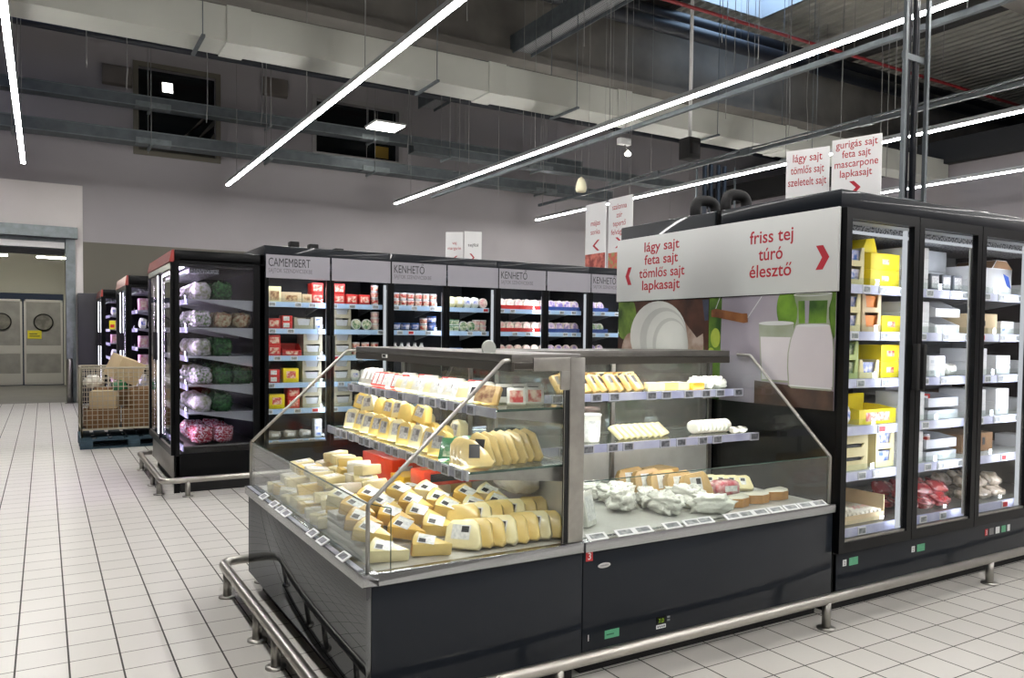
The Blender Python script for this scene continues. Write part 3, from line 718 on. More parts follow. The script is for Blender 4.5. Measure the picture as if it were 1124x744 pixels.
bumper('bumper_rail', 'stainless bumper rail round the salad case and CAMEMBERT cases', [(1.0, 9.3), (0.874, 9.3), (0.874, 7.43), (8.5, 7.43)],
       [(0.874, 9.07), (0.874, 8.13), (0.874, 7.64), (1.086, 7.43), (2.6, 7.43), (4.2, 7.43), (5.8, 7.43)])
# ------------------------------------------------------------------ tall glass-door cases (local frame: front plane y = 0, facing -y)
SHELF_Z = [1.715, 1.455, 1.19, 0.925, 0.67]
def price_tag(parent, x, y, z, red=False, w=0.066, h=0.042, tilt=0.0):
    q = MB(); q.box(x - w / 2, x + w / 2, y - 0.006, y, z, z + h, tag_w)
    q.box(x - w / 2 + 0.006, x + w / 2 - 0.006, y - 0.0075, y - 0.006, z + 0.007, z + h - 0.006, tag_r if red else tag_s)
    return q.build('price_tag', parent)
def tall_case(name, label, loc, rotz, W, n, D=0.86, H=2.25, zg0=0.385, zg1=2.085, zfas=2.15, railm=None, ledm=None, led_at=(), signs=None,
              glass_end=(), red_fascia=False, post=0.035, tags=3, group=None, liner_m=None, kick=charcoal, deck_z=0.37, tagseed=0, handles=True, shelves=SHELF_Z, shelf_front=0.13, steel_base=False, lock=None):
    t = thing(name, label, 'refrigerated case', loc, rotz, group)
    liner_m = liner_m or liner; railm = railm or rail_blue; ledm = ledm or led
    pitch = W / n; rnd = random.Random(tagseed)
    q = MB(); q.box(0.01, W - 0.01, 0.06, D, 0, 0.10, matblack); q.build('plinth', t)
    q = MB(); q.box(0.0, W, 0.012, 0.05, 0.10, zg0 - 0.06, steel_d if steel_base else kick); q.build('kick_panel', t, 0.004)
    q = MB(); q.box(0.03, W - 0.03, D - 0.05, D - 0.04, 0.3, H - 0.08, liner_m); q.build('back_liner', t)
    q = MB(); q.box(0, W, D - 0.04, D, 0.10, H, black); q.build('back_panel', t)
    q = MB(); q.box(0.005, W - 0.005, 0.05, D - 0.05, 0.10, deck_z - 0.04, liner_m); q.build('well', t)
    q = MB(); q.box(0, W, 0.012, D, zfas, H, fascia if not red_fascia else black); q.box(0.02, W - 0.02, 0.05, D - 0.05, zfas - 0.05, zfas, liner_m)
    top = q.build('canopy', t, 0.006)
    if red_fascia:
        q = MB(); q.prism([(-0.035, zfas - 0.01), (0.008, zfas - 0.012), (0.008, H), (-0.012, H - 0.004)], 'x', 0.0, W, red_top); q.build('red_fascia', t)
    if signs is None:
        q = MB(); q.box(0.06, W - 0.06, 0.14, D * 0.5, zg1 - 0.03, zg1 + 0.01, mat('grille_white', (186, 188, 190), 0.5, col2=(60, 62, 66), vscale=90, detail=0)); q.build('air_grille', t)
    q = MB(); q.box(0.05, W - 0.05, 0.06, 0.10, zg1 + 0.018, zg1 + 0.024, ledm); q.build('light_strip', t)
    if signs is None:
        q = MB(); q.box(0.05, W - 0.05, 0.10, 0.115, zg1 - 0.05, zg1 - 0.035, led_prof); q.build('light_profile', t)
    for e, x0, x1 in ((0, 0.0, 0.03), (1, W - 0.03, W)):
        q = MB()
        if e in glass_end:
            q.box(x0, x1, 0.0, 0.05, 0.0, zfas, black); q.box(x0, x1, D - 0.1, D, 0.0, zfas, black)
            q.box(x0, x1, 0.05, D - 0.1, 0.10, 0.355, black); q.box(x0, x1, 0.05, D - 0.1, 2.075, zfas + 0.02, black)
            sp = q.build('side_panel', t)
            xm = (x0 + x1) / 2
            g = MB(); g.quad((xm, 0.05, 0.355), (xm, D - 0.1, 0.355), (xm, D - 0.1, 2.075), (xm, 0.05, 2.075), glass_salad); g.build('side_pane', sp)
        else:
            q.box(x0, x1, 0.012, D, 0.10, zfas, black); q.build('side_panel', t)
    # shelves
    for k, zs in enumerate(list(shelves) + [deck_z - 0.0]):
        deckk = k == len(shelves)
        yf = shelf_front if not deckk else 0.09
        q = MB(); q.box(0.035, W - 0.035, yf, D - 0.06, zs + 0.035, zs + 0.048, shelf_m if not deckk else steel_d)
        if not deckk:
            for j in range(n + 1):
                xb = min(max(j * pitch, 0.05), W - 0.05)
                q.prism([(yf + 0.1, zs + 0.035), (D - 0.06, zs + 0.035), (D - 0.06, zs - 0.06)], 'x', xb - 0.008, xb + 0.008, shelf_m)
        s = q.build('shelf', t)
        q = MB(); q.box(0.04, W - 0.04, yf - 0.012, yf, zs, zs + 0.05, railm); q.build('price_rail', s)
        q = MB(); q.box(0.04, W - 0.04, yf - 0.004, yf - 0.002, zs + 0.05, zs + 0.088, glass); q.build('front_guard', s)
        if tags:
            for j in range(n):
                for i in range(tags):
                    if rnd.random() < 0.12: continue
                    price_tag(s, j * pitch + pitch * (i + 0.5 + rnd.uniform(-0.25, 0.25)) / tags, yf - 0.012, zs + 0.004, rnd.random() < 0.05)
    # doors
    for j in range(n):
        a = j * pitch + (0.003 if j else 0.0); b = (j + 1) * pitch - (0.003 if j < n - 1 else 0.0)
        q = MB(); z0 = zg0 - 0.055; z1 = zg1 + 0.055
        q.box(a, a + post, -0.025, 0.01, z0, z1, black); q.box(b - post, b, -0.025, 0.01, z0, z1, black)
        q.box(a + post, b - post, -0.025, 0.01, z0, zg0, black); q.box(a + post, b - post, -0.025, 0.01, zg1, z1, black)
        q.box(a + post, b - post, -0.016, 0.0, zg0, zg0 + 0.012, steel_d)
        d = q.build('door', t)
        g = MB(); g.quad((a + post, -0.012, zg0), (b - post, -0.012, zg0), (b - post, -0.012, zg1), (a + post, -0.012, zg1), glass_door); g.build('pane', d)
        if handles:
            hx = b - post * 0.6 if j % 2 == 0 else a + post * 0.6
            g = MB(); g.box(hx - 0.014, hx + 0.014, -0.06, -0.025, 1.18, 1.44, matblack); g.build('handle', d, 0.005)
        if j in led_at:
            g = MB(); g.box(b - post - 0.026, b - post - 0.002, 0.015, 0.03, zg0 + 0.01, zg1 - 0.02, led_prof if ledm is not led_pink else led_pink); g.build('light_profile', t)
        for q0, q1 in ([(a + 0.004, a + post - 0.002)] if j == 0 else []) + [(b - post + 0.004, b - 0.002)]:
            g = MB(); g.box(q0, q1, 0.022, 0.030, zg0 + 0.02, zg1 - 0.07, white_enamel); g.add([(q0 + 0.002, 0.0305, zg0 + 0.03), (q1 - 0.002, 0.0305, zg0 + 0.03), (q1 - 0.002, 0.0305, zg1 - 0.08), (q0 + 0.002, 0.0305, zg1 - 0.08)], [(0, 1, 2, 3)], ledm); g.build('light_strip', t)
        if red_fascia and j == 0:
            g = MB(); g.box(b - 0.012, b + 0.012, -0.034, -0.026, zg0 + 0.05, zg1 - 0.02, emit_mat('door_edge_light', (246, 246, 255), 5.0) if 'door_edge_light' not in MATS else MATS['door_edge_light']); g.build('edge_light', d)
            g = MB(); g.box(b - 0.03, b + 0.03, -0.075, -0.034, 1.18, 1.46, matblack); g.build('handle', d, 0.006)
        if signs is not None:
            ti, sub = signs[j]
            q = MB(); q.box(a + 0.008, b - 0.008, -0.034, -0.026, zg1 - 0.0, zfas + 0.055, sign_g); s = q.build('header_sign', t)
            if ti:
                h = zfas + 0.055 - zg1
                lettering(ti, dark_ink, s, (a + 0.03, -0.0348, zg1 + h * 0.50), '-y', width=(0.40 if ti == 'CAMEMBERT' else 0.34), height=0.115, align='LEFT', bold=0.0)
                lettering(sub, grey_ink, s, (a + 0.03, -0.0348, zg1 + h * 0.24), '-y', width=0.42, height=0.055, align='LEFT')
    return t

BY = 7.63
SUB = 'SAJTOK SZENDVICSEKBE'
# salad case at the end of the block, its doors facing the aisle
tall_case('refrigerated_case', 'end-of-aisle glass-door salad case with a red top and dark frame', (1.0, 9.35, 0), -PI / 2, 1.72, 2, D=0.80, H=2.2, zg0=0.40, zg1=2.03, zfas=2.10,
          railm=rail_lil, ledm=led_pink, led_at=(1,), glass_end=(1,), red_fascia=True, tags=3, liner_m=liner_d, tagseed=3, steel_base=True, handles=False)
BACK = []
units = [('glass-door cheese case under the CAMEMBERT sign', ('CAMEMBERT', '')), ('glass-door spread case under the first KENHETŐ sign', ('KENHETŐ', '')),
         ('glass-door case of red and blue tubs, middle KENHETŐ sign', ('KENHETŐ', '')), ('glass-door case half hidden behind the milk poster, last KENHETŐ sign', ('KENHETŐ', ''))]
for k, (lab, sg) in enumerate(units):
    x = 1.80 + 1.27 * k
    BACK.append(tall_case('refrigerated_case', lab, (x, BY, 0), 0, 1.27, 2, D=0.86, H=2.295, zg0=0.40, zg1=1.985, zfas=2.15, led_at=(1,), signs=[(sg[0], SUB), (sg[1], '')],
                          tags=3, tagseed=10 + k, liner_m=liner_d, railm=rail_blue, handles=(k == 0), shelf_front=0.12))
# the back row of the same block and the rest of it, plain closed backs
for k in range(2):
    t = thing('case_back_row', ('closed dark back of the row behind the CAMEMBERT cases', 'closed dark back of the row behind the blue tub cases')[k], 'refrigerated case', (1.82 + 2.56 * k, 8.52, 0))
    q = MB(); q.box(0, 2.5, 0, 0.82, 0.1, 2.28, fascia); q.build('body', t, 0.01)
    q = MB(); q.box(0.02, 2.48, 0.04, 0.78, 0, 0.1, matblack); q.build('plinth', t)
# small bits on the top of the back cases
for k, (x, y, lab) in enumerate(((2.15, 7.9, 'small black box on the CAMEMBERT case top, by the salad case'), (2.35, 7.92, 'small black box on the CAMEMBERT case top, second one along'), (2.62, 7.94, 'low flat black box on the CAMEMBERT case top'))):
    q = MB(); q.box(x - 0.045, x + 0.045, y - 0.05, y + 0.05, 2.297, 2.297 + (0.075, 0.065, 0.04)[k], matblack); tag(q.build('control_box', None, 0.006), lab, 'control box')

# dairy fridge by the poster, doors facing the front
FX, FY = 3.58, 2.66
FR = [tall_case('refrigerated_case', 'tall black glass-door dairy fridge beside the milk poster', (FX, FY, 0), 0, 2.54, 4, D=0.90, H=2.245, zg0=0.385, zg1=2.09, zfas=2.145, led_at=(0, 2), railm=rail_lil, tags=3, tagseed=40, post=0.045, shelf_front=0.125),
      tall_case('refrigerated_case', 'next dairy fridge along, only its edge showing', (FX + 2.545, FY, 0), 0, 1.27, 2, D=0.90, H=2.245, zg0=0.385, zg1=2.09, zfas=2.145, led_at=(1,), railm=rail_lil, tags=3, tagseed=41, post=0.045, shelf_front=0.125)]
t = thing('case_back_row', 'dark back half of the dairy fridge block behind the poster', 'refrigerated case', (FX, FY + 0.91, 0))
q = MB(); q.box(0, 3.8, 0, 0.93, 0.1, 2.245, fascia); q.build('body', t, 0.01)
q = MB(); q.box(0.02, 3.78, 0.04, 0.9, 0, 0.1, matblack); q.build('plinth', t)
# stickers under the fridge doors
def sticker(nm, lab, cat, x, z, w_, h, m, parent, y=-0.0008):
    q = MB(); q.box(x - w_ / 2, x + w_ / 2, y - 0.001, y, z - h / 2, z + h / 2, m)
    return q.build(nm, parent, label=lab)
for xx, zz in ((3.755, 0.262), (4.37, 0.256)):
    s = sticker('sticker', 'green sticker', None, xx - FX, zz, 0.075, 0.042, green_st, FR[0], 0.0118)
    s = sticker('sticker', 'small white number sticker', None, xx - FX - 0.075, zz, 0.03, 0.034, tag_w, FR[0], 0.0118)
    lettering('2', dark_ink, s, (xx - FX - 0.075, 0.0102, zz - 0.011), '-y', height=0.03)
for k, (dx, m_, w_) in enumerate(((0, tag_r, 0.03), (0.06, mat('sticker_grey', (120, 120, 120), 0.5), 0.05), (0.13, tag_w, 0.045), (0.2, green_st, 0.05), (0.26, tag_w, 0.03))):
    s = sticker('sticker', None, None, 5.06 - FX + dx, 0.262, w_, 0.042, m_, FR[0], 0.0118)
    if k == 0: lettering('3', tag_w, s, (5.06 - FX, 0.0102, 0.248), '-y', height=0.04)

# big sign board and photo poster on the fridge end
SX = 3.575
t = thing('sign_board', 'long pale grey sign board lettered lágy sajt and friss tej in red', 'sign', (SX, 3.58, 0))
q = MB(); q.box(-0.022, -0.004, -0.915, 0.925, 1.712, 2.15, mat('board_pale_grey', (196, 198, 197), 0.5, var=0.03, vscale=2)); q.build('board', t, 0.002)
def brd(yw): return yw - 3.58
for txt, yl, yr, zb, h in (('lágy sajt', 4.204, 3.858, 2.045, 0.092), ('feta sajt', 4.201, 3.869, 1.957, 0.092), ('tömlős sajt', 4.255, 3.805, 1.868, 0.092), ('lapkasajt', 4.222, 3.848, 1.784, 0.092),
                           ('friss tej', 3.263, 2.952, 2.008, 0.104), ('túró', 3.195, 3.022, 1.908, 0.104), ('élesztő', 3.261, 2.959, 1.812, 0.104)):
    lettering(txt, red_ink, t, (-0.0228, brd((yl + yr) / 2), zb), '-x', width=yl - yr, height=h, bold=0.012)
def chevron(parent, x, y0, y1, z0, z1, thick, m, face='-x', name='arrow'):
    # open arrow whose tip is at y1 (or x1), back edge at y0
    zm = (z0 + z1) / 2; s = abs(thick) * (1 if y1 < y0 else -1)
    pts = [(y0, z1), (y0 + s, z1), (y1 + s, zm), (y0 + s, z0), (y0, z0), (y1, zm)]
    q = MB(); P3 = [((x, u, w) if face == '-x' else (u, x, w)) for u, w in pts]
    q.add(P3, [(0, 1, 2, 5), (5, 2, 3, 4)], m)
    return q.build(name, parent)
chevron(t, -0.0228, brd(4.375), brd(4.405), 1.826, 1.950, 0.038, red_ink)
chevron(t, -0.0228, brd(2.757), brd(2.717), 1.829, 1.958, 0.045, red_ink)

def poster(name, label, y0, y1, z0, z1, shapes):
    t = thing(name, label, 'poster', (SX, (y0 + y1) / 2, z0)); yc = (y0 + y1) / 2
    q = MB(); q.box(-0.0040, -0.0005, y0 - yc, y1 - yc, 0, z1 - z0, shapes[0])
    for k, (m_, pts) in enumerate(shapes[1:]):
        x = -0.0044 - 0.0004 * k
        P = [(min(max(u, y0), y1) - yc, min(max(w, z0), z1) - z0) for u, w in pts]
        q.ngon([(x, u, w) for u, w in reversed(P)], m_)
    q.build('print', t)
def ell(cy, cz, ry, rz, n=36, a0=0, a1=2 * PI): return [(cy - ry * math.cos(a0 + (a1 - a0) * i / n), cz + rz * math.sin(a0 + (a1 - a0) * i / n)) for i in range(n)]
pm = lambda n, c, c2, s=5, lo=0.35, hi=0.65: mat('print_' + n, c, 0.42, col2=c2, vscale=s, lo=lo, hi=hi)
p_leaf = pm('leaf', (110, 137, 56), (34, 60, 20), 6); p_brown = pm('brown_wood', (89, 56, 41), (49, 29, 22), 7); p_blur = pm('lilac_blur', (147, 141, 151), (129, 122, 135), 2)
p_bok = pm('green_blur', (106, 144, 43), (37, 72, 20), 5); p_cream = pm('cheese_white', (199, 199, 194), (182, 184, 180), 3); p_shade = pm('cheese_shade', (177, 177, 173), (165, 166, 163), 3)
p_handle = pm('handle_wood', (144, 92, 51), (99, 56, 29), 9); p_milk = pm('milk', (194, 189, 194), (182, 177, 184), 2); p_can = pm('milk_can', (151, 144, 154), (137, 130, 142), 2)
p_glass = pm('glass_grey', (150, 156, 142), (122, 130, 108), 4); p_table = pm('table_wood', (72, 48, 36), (39, 25, 20), 9); p_pale = pm('pale_pink', (184, 168, 156), (129, 94, 75), 9); p_blue = pm('slate_blue', (72, 79, 99), (43, 48, 63), 6)
p_hi = pm('highlight', (202, 204, 204), (190, 192, 194), 3); p_lime = pm('lime', (177, 190, 77), (129, 159, 51), 6)
poster('picture_poster', 'photo poster of a round white cheese on brown wood', 3.602, 4.50, 1.082, 1.708, [
    p_brown, (p_leaf, ell(4.42, 1.60, 0.12, 0.16)), (p_leaf, ell(3.70, 1.36, 0.07, 0.1)), (p_pale, ell(4.36, 1.33, 0.1, 0.16)), (p_pale, ell(3.76, 1.42, 0.12, 0.2)), (p_blue, [(3.76, 1.7), (3.60, 1.7), (3.60, 1.57), (3.68, 1.56), (3.74, 1.62)]),
    (p_brown, [(3.95, 1.708), (3.66, 1.708), (3.62, 1.5), (3.70, 1.46), (3.80, 1.55)]),
    (p_cream, ell(4.075, 1.47, 0.285, 0.235)), (p_shade, ell(4.02, 1.45, 0.235, 0.21)), (p_cream, ell(3.985, 1.44, 0.2, 0.195)), (p_shade, ell(3.95, 1.42, 0.17, 0.17)), (p_cream, ell(3.93, 1.41, 0.155, 0.16)),
    (p_leaf, ell(3.80, 1.30, 0.07, 0.07))])
poster('picture_poster', 'photo poster of a milk jug, a glass of milk and a can', 2.682, 3.598, 1.082, 1.708, [
    p_blur, (p_bok, [(3.6, 1.71), (3.49, 1.71), (3.49, 1.08), (3.6, 1.08)]), (p_lime, ell(3.54, 1.46, 0.04, 0.06)), (p_lime, ell(3.575, 1.35, 0.035, 0.05)),
    (p_can, [(3.49, 1.71), (3.06, 1.71), (3.02, 1.08), (3.50, 1.08)]), (p_bok, ell(2.98, 1.63, 0.09, 0.13)), (p_bok, ell(2.72, 1.60, 0.06, 0.16)), (p_bok, ell(2.90, 1.52, 0.04, 0.1)),
    (p_table, [(3.22, 1.215), (2.68, 1.185), (2.68, 1.08), (3.22, 1.08)]),
    (p_hi, [(3.509, 1.709), (3.503, 1.709), (3.555, 1.60), (3.562, 1.60)]), (p_hi, [(3.181, 1.703), (3.174, 1.703), (3.278, 1.58), (3.286, 1.578)]),
    (p_handle, [(3.575, 1.632), (3.54, 1.640), (3.32, 1.606), (3.285, 1.607), (3.278, 1.555), (3.31, 1.550), (3.54, 1.588), (3.575, 1.590)]),
    (p_glass, [(3.195, 1.548), (2.945, 1.546), (2.972, 1.214), (3.168, 1.214)]), (p_milk, [(3.18, 1.47), (2.957, 1.468), (2.976, 1.226), (3.162, 1.226)]), (p_hi, ell(3.07, 1.547, 0.125, 0.012)),
    (p_glass, [(2.948, 1.703), (2.702, 1.700), (2.706, 1.672), (2.722, 1.625), (2.720, 1.57), (2.700, 1.50), (2.684, 1.44), (2.682, 1.40), (2.682, 1.20), (2.70, 1.185), (2.955, 1.187), (2.975, 1.20), (2.985, 1.30), (2.984, 1.38), (2.970, 1.45), (2.945, 1.515), (2.925, 1.57), (2.924, 1.625), (2.940, 1.672)]),
    (p_bok, [(2.918, 1.668), (2.730, 1.666), (2.735, 1.545), (2.912, 1.545)]), (p_blur, [(2.875, 1.668), (2.845, 1.667), (2.848, 1.545), (2.870, 1.545)]),
    (p_milk, [(2.928, 1.534), (2.712, 1.532), (2.696, 1.47), (2.688, 1.40), (2.688, 1.21), (2.704, 1.197), (2.952, 1.199), (2.967, 1.21), (2.976, 1.30), (2.975, 1.38), (2.960, 1.455)]), (p_hi, ell(2.82, 1.533, 0.107, 0.008)), (p_hi, ell(2.825, 1.702, 0.124, 0.011)), (p_glass, ell(2.825, 1.701, 0.112, 0.006)),
    (p_hi, [(2.97, 1.205), (2.69, 1.203), (2.69, 1.195), (2.96, 1.197)])])

# hanging and standing signs
def sign_panel(name, label, loc, rotz, w_, h, lines, arrow=None, photo=None, group=None, hang=True, size=0.1):
    # local frame: the face looks along -y, hung from its top edge
    t = thing(name, label, 'sign', loc, rotz, group)
    q = MB(); q.box(-w_ / 2, w_ / 2, -0.004, 0.004, 0, h, sign_w); q.build('board', t)
    for txt, x, z, wd, m_ in lines: lettering(txt, m_, t, (x, -0.0048, z), '-y', width=wd, height=size, bold=0.006)
    if arrow: chevron(t, -0.0048, arrow[0], arrow[1], arrow[2], arrow[3], arrow[4], red_ink, face='-y')
    if photo:
        q = MB(); q.box(-w_ / 2 + 0.004, w_ / 2 - 0.004, -0.0054, -0.0042, 0.0, photo[0], photo[1]); q.build('photo_print', t)
    if hang:
        for s in (-1, 1):
            q = MB(); q.tube([(s * w_ * 0.4, 0, h), (s * w_ * 0.4, 0, ZC - loc[2])], 0.0025, wire_m, 4); q.build('hanger_wire', t)
    return t
meat = mat('print_raw_meat', (206, 112, 96), 0.4, col2=(130, 44, 40), vscale=14, lo=0.38, hi=0.6)
salami = mat('print_cold_cuts', (196, 90, 76), 0.4, col2=(150, 150, 90), vscale=17, lo=0.36, hi=0.56)
sign_panel('hanging_sign', 'hanging white sign with májas sonka lettering over a raw meat photo', (6.5, 8.72, 2.36), -PI / 2, 0.46, 0.92,
           [('májas', 0.0, 0.62, 0.21, red_ink), ('sonka', 0.0, 0.50, 0.21, red_ink)], (0.05, -0.06, 0.27, 0.42, -0.05), (0.235, meat), size=0.1)
sign_panel('hanging_sign', 'hanging white sign with felvágott lettering and a cold cuts photo', (6.5, 8.18, 2.36), -PI / 2, 0.50, 0.93,
           [('szalonna', -0.02, 0.78, 0.3, red_ink), ('zsír', -0.02, 0.67, 0.12, red_ink), ('tepertő', -0.02, 0.56, 0.27, red_ink), ('felvágott', -0.02, 0.45, 0.34, red_ink)], (-0.05, 0.05, 0.27, 0.41, 0.05), (0.215, salami), size=0.1)
sign_panel('standing_sign', 'white folded sign on the spread case top, the half lettered margarin', (4.02, 8.06, 2.30), -0.62, 0.20, 0.33, [('vaj', 0, 0.19, 0.05, red_ink), ('margarin', 0, 0.13, 0.15, red_ink)], (0.02, -0.02, 0.0, 0.06, -0.02), hang=False, size=0.05)
sign_panel('standing_sign', 'white folded sign on the spread case top, the half lettered tejföl', (4.21, 7.97, 2.30), -0.30, 0.20, 0.34, [('tejföl', 0, 0.17, 0.12, dark_ink)], (-0.02, 0.02, 0.0, 0.09, 0.02), hang=False, size=0.05)
sign_panel('standing_sign', 'white sign on the fridge top lettered szeletelt sajt in red', (4.13, 3.335, 2.251), -PI / 2 + 0.38, 0.265, 0.40,
           [('lágy sajt', 0, 0.325, 0.18, red_ink), ('tömlős sajt', 0, 0.25, 0.205, red_ink), ('szeletelt sajt', 0, 0.175, 0.235, red_ink)], hang=False, size=0.07)
sign_panel('standing_sign', 'white sign on the fridge top lettered mascarpone with a red arrow', (4.125, 2.985, 2.251), -PI / 2 + 0.28, 0.285, 0.40,
           [('gurigás sajt', 0, 0.345, 0.24, red_ink), ('feta sajt', 0, 0.287, 0.165, red_ink), ('mascarpone', 0, 0.230, 0.25, red_ink), ('lapkasajt', 0, 0.172, 0.185, red_ink)], (-0.01, 0.03, 0.065, 0.145, 0.028), hang=False, size=0.062)

# ------------------------------------------------------------------ the island cheese counter (local frame: front plane y = 0, facing -y)
def counter(name, label, loc, rotz, W, D, front_m, x0s, x1s, canopy, ends, tags_x, post_end=False, seam_end=None):
    t = thing(name, label, 'cheese counter', loc, rotz)
    gz0, gz1, sy, sz = 0.60, 0.845, 0.57, 1.36
    q = MB(); q.box(0.04, W - 0.04, 0.07, D - 0.02, 0.0, 0.11, matblack); q.build('plinth', t)
    q = MB(); q.box(0.0, W, 0.0, 0.02, 0.11, 0.553, front_m); q.build('front_panel', t, 0.003)
    q = MB(); q.box(W - 0.02, W, 0.021, D, 0.11, 0.553, charcoal); q.build('end_panel', t, 0.003)
    q = MB(); q.box(0.0, 0.02, 0.021, D, 0.11, 0.553, charcoal); q.build('end_panel', t, 0.003)
    q = MB(); q.box(0.02, W - 0.02, 0.021, D, 0.11, 0.56, black); q.box(0.02, W - 0.02, 0.04, D - 0.005, 0.56, 0.597, liner_st); q.build('deck', t)
    q = MB(); xo = 0.012 if post_end else 0.0
    q.box(-xo, W + xo, -0.018, 0.045, 0.553, 0.598, steel)
    q.box(-xo, 0.03, 0.045, D, 0.553, 0.598, steel); q.box(W - 0.03, W + xo, 0.045, D, 0.553, 0.598, steel); q.build('trim', t, 0.003)
    q = MB(); q.box(0.03, W - 0.05, -0.014, 0.008, 0.598, 0.602, rail_grey if post_end else steel_d); tr = q.build('price_rail', t)
    for x in tags_x:
        hw = 0.042 if post_end else 0.05
        q = MB(); q.prism([(-0.030, 0.603), (0.006, 0.622), (0.004, 0.626), (-0.033, 0.607)], 'x', x - hw, x + hw, tag_w)
        nx, nz = -0.019 / 0.0415, 0.037 / 0.0415
        P = lambda u, f, o=0.0006: (u, -0.033 + 0.037 * f + nx * o, 0.607 + 0.019 * f + nz * o)
        q.add([P(x - hw * 0.72, 0.18), P(x + hw * 0.72, 0.18), P(x + hw * 0.72, 0.82), P(x - hw * 0.72, 0.82)], [(0, 1, 2, 3)], screen_d if post_end else tag_s); q.box(x - 0.01, x + 0.01, -0.012, 0.0, 0.602, 0.611, tag_w); q.build('price_tag', tr)
    q = MB(); q.box(0.012, W - 0.012, 0.012, 0.018, gz0, gz1, glass_ctr); q.build('front_glass', t)
    q = MB(); q.box(0.012, W - 0.012, 0.011, 0.019, gz1, gz1 + 0.003, glass_edge); q.build('glass_edge', t)
    prof = [(0.016, gz0), (0.016, gz1), (sy, sz), (D - 0.04, sz), (D - 0.04, gz0)]
    for e in ends:
        x = 0.012 if e == 0 else W - 0.018
        q = MB(); q.ngon([(x, u, w) for u, w in prof], glass_ctr); g = q.build('end_glass', t)
        q = MB(); q.tube(fillet([(x, 0.012, gz0), (x, 0.012, gz1), (x, sy, sz), (x, sy + 0.10, sz + 0.003)], 0.02, 3), 0.0085, steel_d, 8); q.build('frame_tube', t)
    if post_end:
        q = MB(); q.tube([(W - 0.016, 0.10, gz0), (W - 0.016, 0.10, gz1 - 0.02)], 0.0022, glass_edge, 5); q.tube([(W - 0.016, 0.018, gz1 + 0.004), (W - 0.016, 0.10, gz1 - 0.02)], 0.0022, glass_edge, 5); q.build('glass_joint', t)
    # canopy
    c0, c1 = canopy
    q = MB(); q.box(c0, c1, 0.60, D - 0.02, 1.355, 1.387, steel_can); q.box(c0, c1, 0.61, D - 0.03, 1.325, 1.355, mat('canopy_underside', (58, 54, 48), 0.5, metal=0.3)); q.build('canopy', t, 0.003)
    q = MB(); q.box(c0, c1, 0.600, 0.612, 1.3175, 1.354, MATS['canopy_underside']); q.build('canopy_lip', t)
    q = MB(); q.box(c0 + 0.05, c1 - 0.05, 0.618, 0.658, 1.3238, 1.3249, led_dim if post_end else led_bright); q.build('light_strip', t)
    q = MB(); cx = c0 + (c1 - c0) * (0.26 if rotz else 0.12); q.box(cx - 0.03, cx + 0.03, 0.592, 0.60, 1.334, 1.352, white_enamel); q.box(cx - 0.022, cx + 0.022, 0.5915, 0.592, 1.338, 1.350, matblack); q.build('sign_clip', t)
    # back: steel below, clear above
    q = MB(); q.box(0.03, W - 0.03, D - 0.035, D - 0.005, 0.6, 0.92, liner_st); q.build('back_panel', t)
    q = MB(); q.box(0.03, W - 0.03, D - 0.022, D - 0.016, 0.92, 1.325, glass_back); q.build('back_glass', t)
    for x in (0.05, W * 0.5, W - 0.06):
        q = MB(); q.box(x - 0.012, x + 0.012, D - 0.05, D - 0.035, 0.6, 1.325, steel_d); q.build('shelf_upright', t)
    # shelves
    for k, (yf, zs) in enumerate(((0.555, 1.165), (0.435, 0.925))):
        q = MB(); q.box(x0s, x1s, yf, D - 0.05, zs - 0.008, zs, glass_shelf); q.box(x0s, x0s + 0.0015, yf, D - 0.05, zs - 0.009, zs + 0.001, glass_edge); q.box(x1s - 0.0015, x1s, yf, D - 0.05, zs - 0.009, zs + 0.001, glass_edge); s = q.build('shelf', t)
        q = MB()
        for x in (x0s + 0.01, (x0s + x1s) / 2, x1s - 0.022): q.prism([(yf, zs - 0.03), (yf, zs - 0.009), (D - 0.05, zs - 0.009), (D - 0.05, zs - 0.075)], 'x', x, x + 0.012, steel_d)
        q.build('bracket', s)
        q = MB(); q.box(x0s, x1s, yf - 0.012, yf - 0.002, zs - 0.034, zs + 0.006, rail_grey if post_end else rail_lil); q.build('price_rail', s)
        q = MB(); q.box(x0s + 0.03, x1s - 0.03, yf + 0.004, yf + 0.03, zs - 0.0105, zs - 0.0095, led_shelf); q.build('light_strip', s)
        n = int((x1s - x0s) / 0.125); rnd = random.Random(k + int(W * 100))
        for i in range(n):
            if rnd.random() < 0.2: continue
            x = x0s + (i + 0.5 + rnd.uniform(-0.2, 0.2)) * (x1s - x0s) / n
            q = MB(); q.box(x - 0.034, x + 0.034, yf - 0.018, yf - 0.012, zs - 0.036, zs + 0.006, tag_g); q.box(x - 0.026, x + 0.026, yf - 0.0192, yf - 0.018, zs - 0.030, zs + 0.0, screen_d); q.build('price_tag', s)
    if post_end:
        q = MB(); q.box(W - 0.012, W + 0.0, D - 0.075, D, 0.6, 1.372, steel_d); q.box(W - 0.012, W, 0.70, D - 0.075, 1.318, 1.372, steel_d)
        q.box(W - 0.012, W, D - 0.12, D - 0.075, 1.24, 1.318, steel_d); q.box(W - 0.016, W - 0.004, D - 0.10, D - 0.075, 0.6, 1.24, matblack); q.build('end_frame', t, 0.002)
        q = MB(); M = Matrix.Translation((W - 0.30, 0.66, 1.405)) @ Matrix.Rotation(PI / 2, 4, 'Y'); q.lathe([(0.032, -0.006), (0.036, 0.0), (0.032, 0.006)], mat('knob_clear', (190, 194, 186), 0.2), 18, M=M); q.build('round_knob', t)
        q = MB(); q.box(0.10, W - 0.02, D - 0.02, D + 0.0, 1.355, 1.387, steel_can); q.build('canopy_cap', t)
    return t
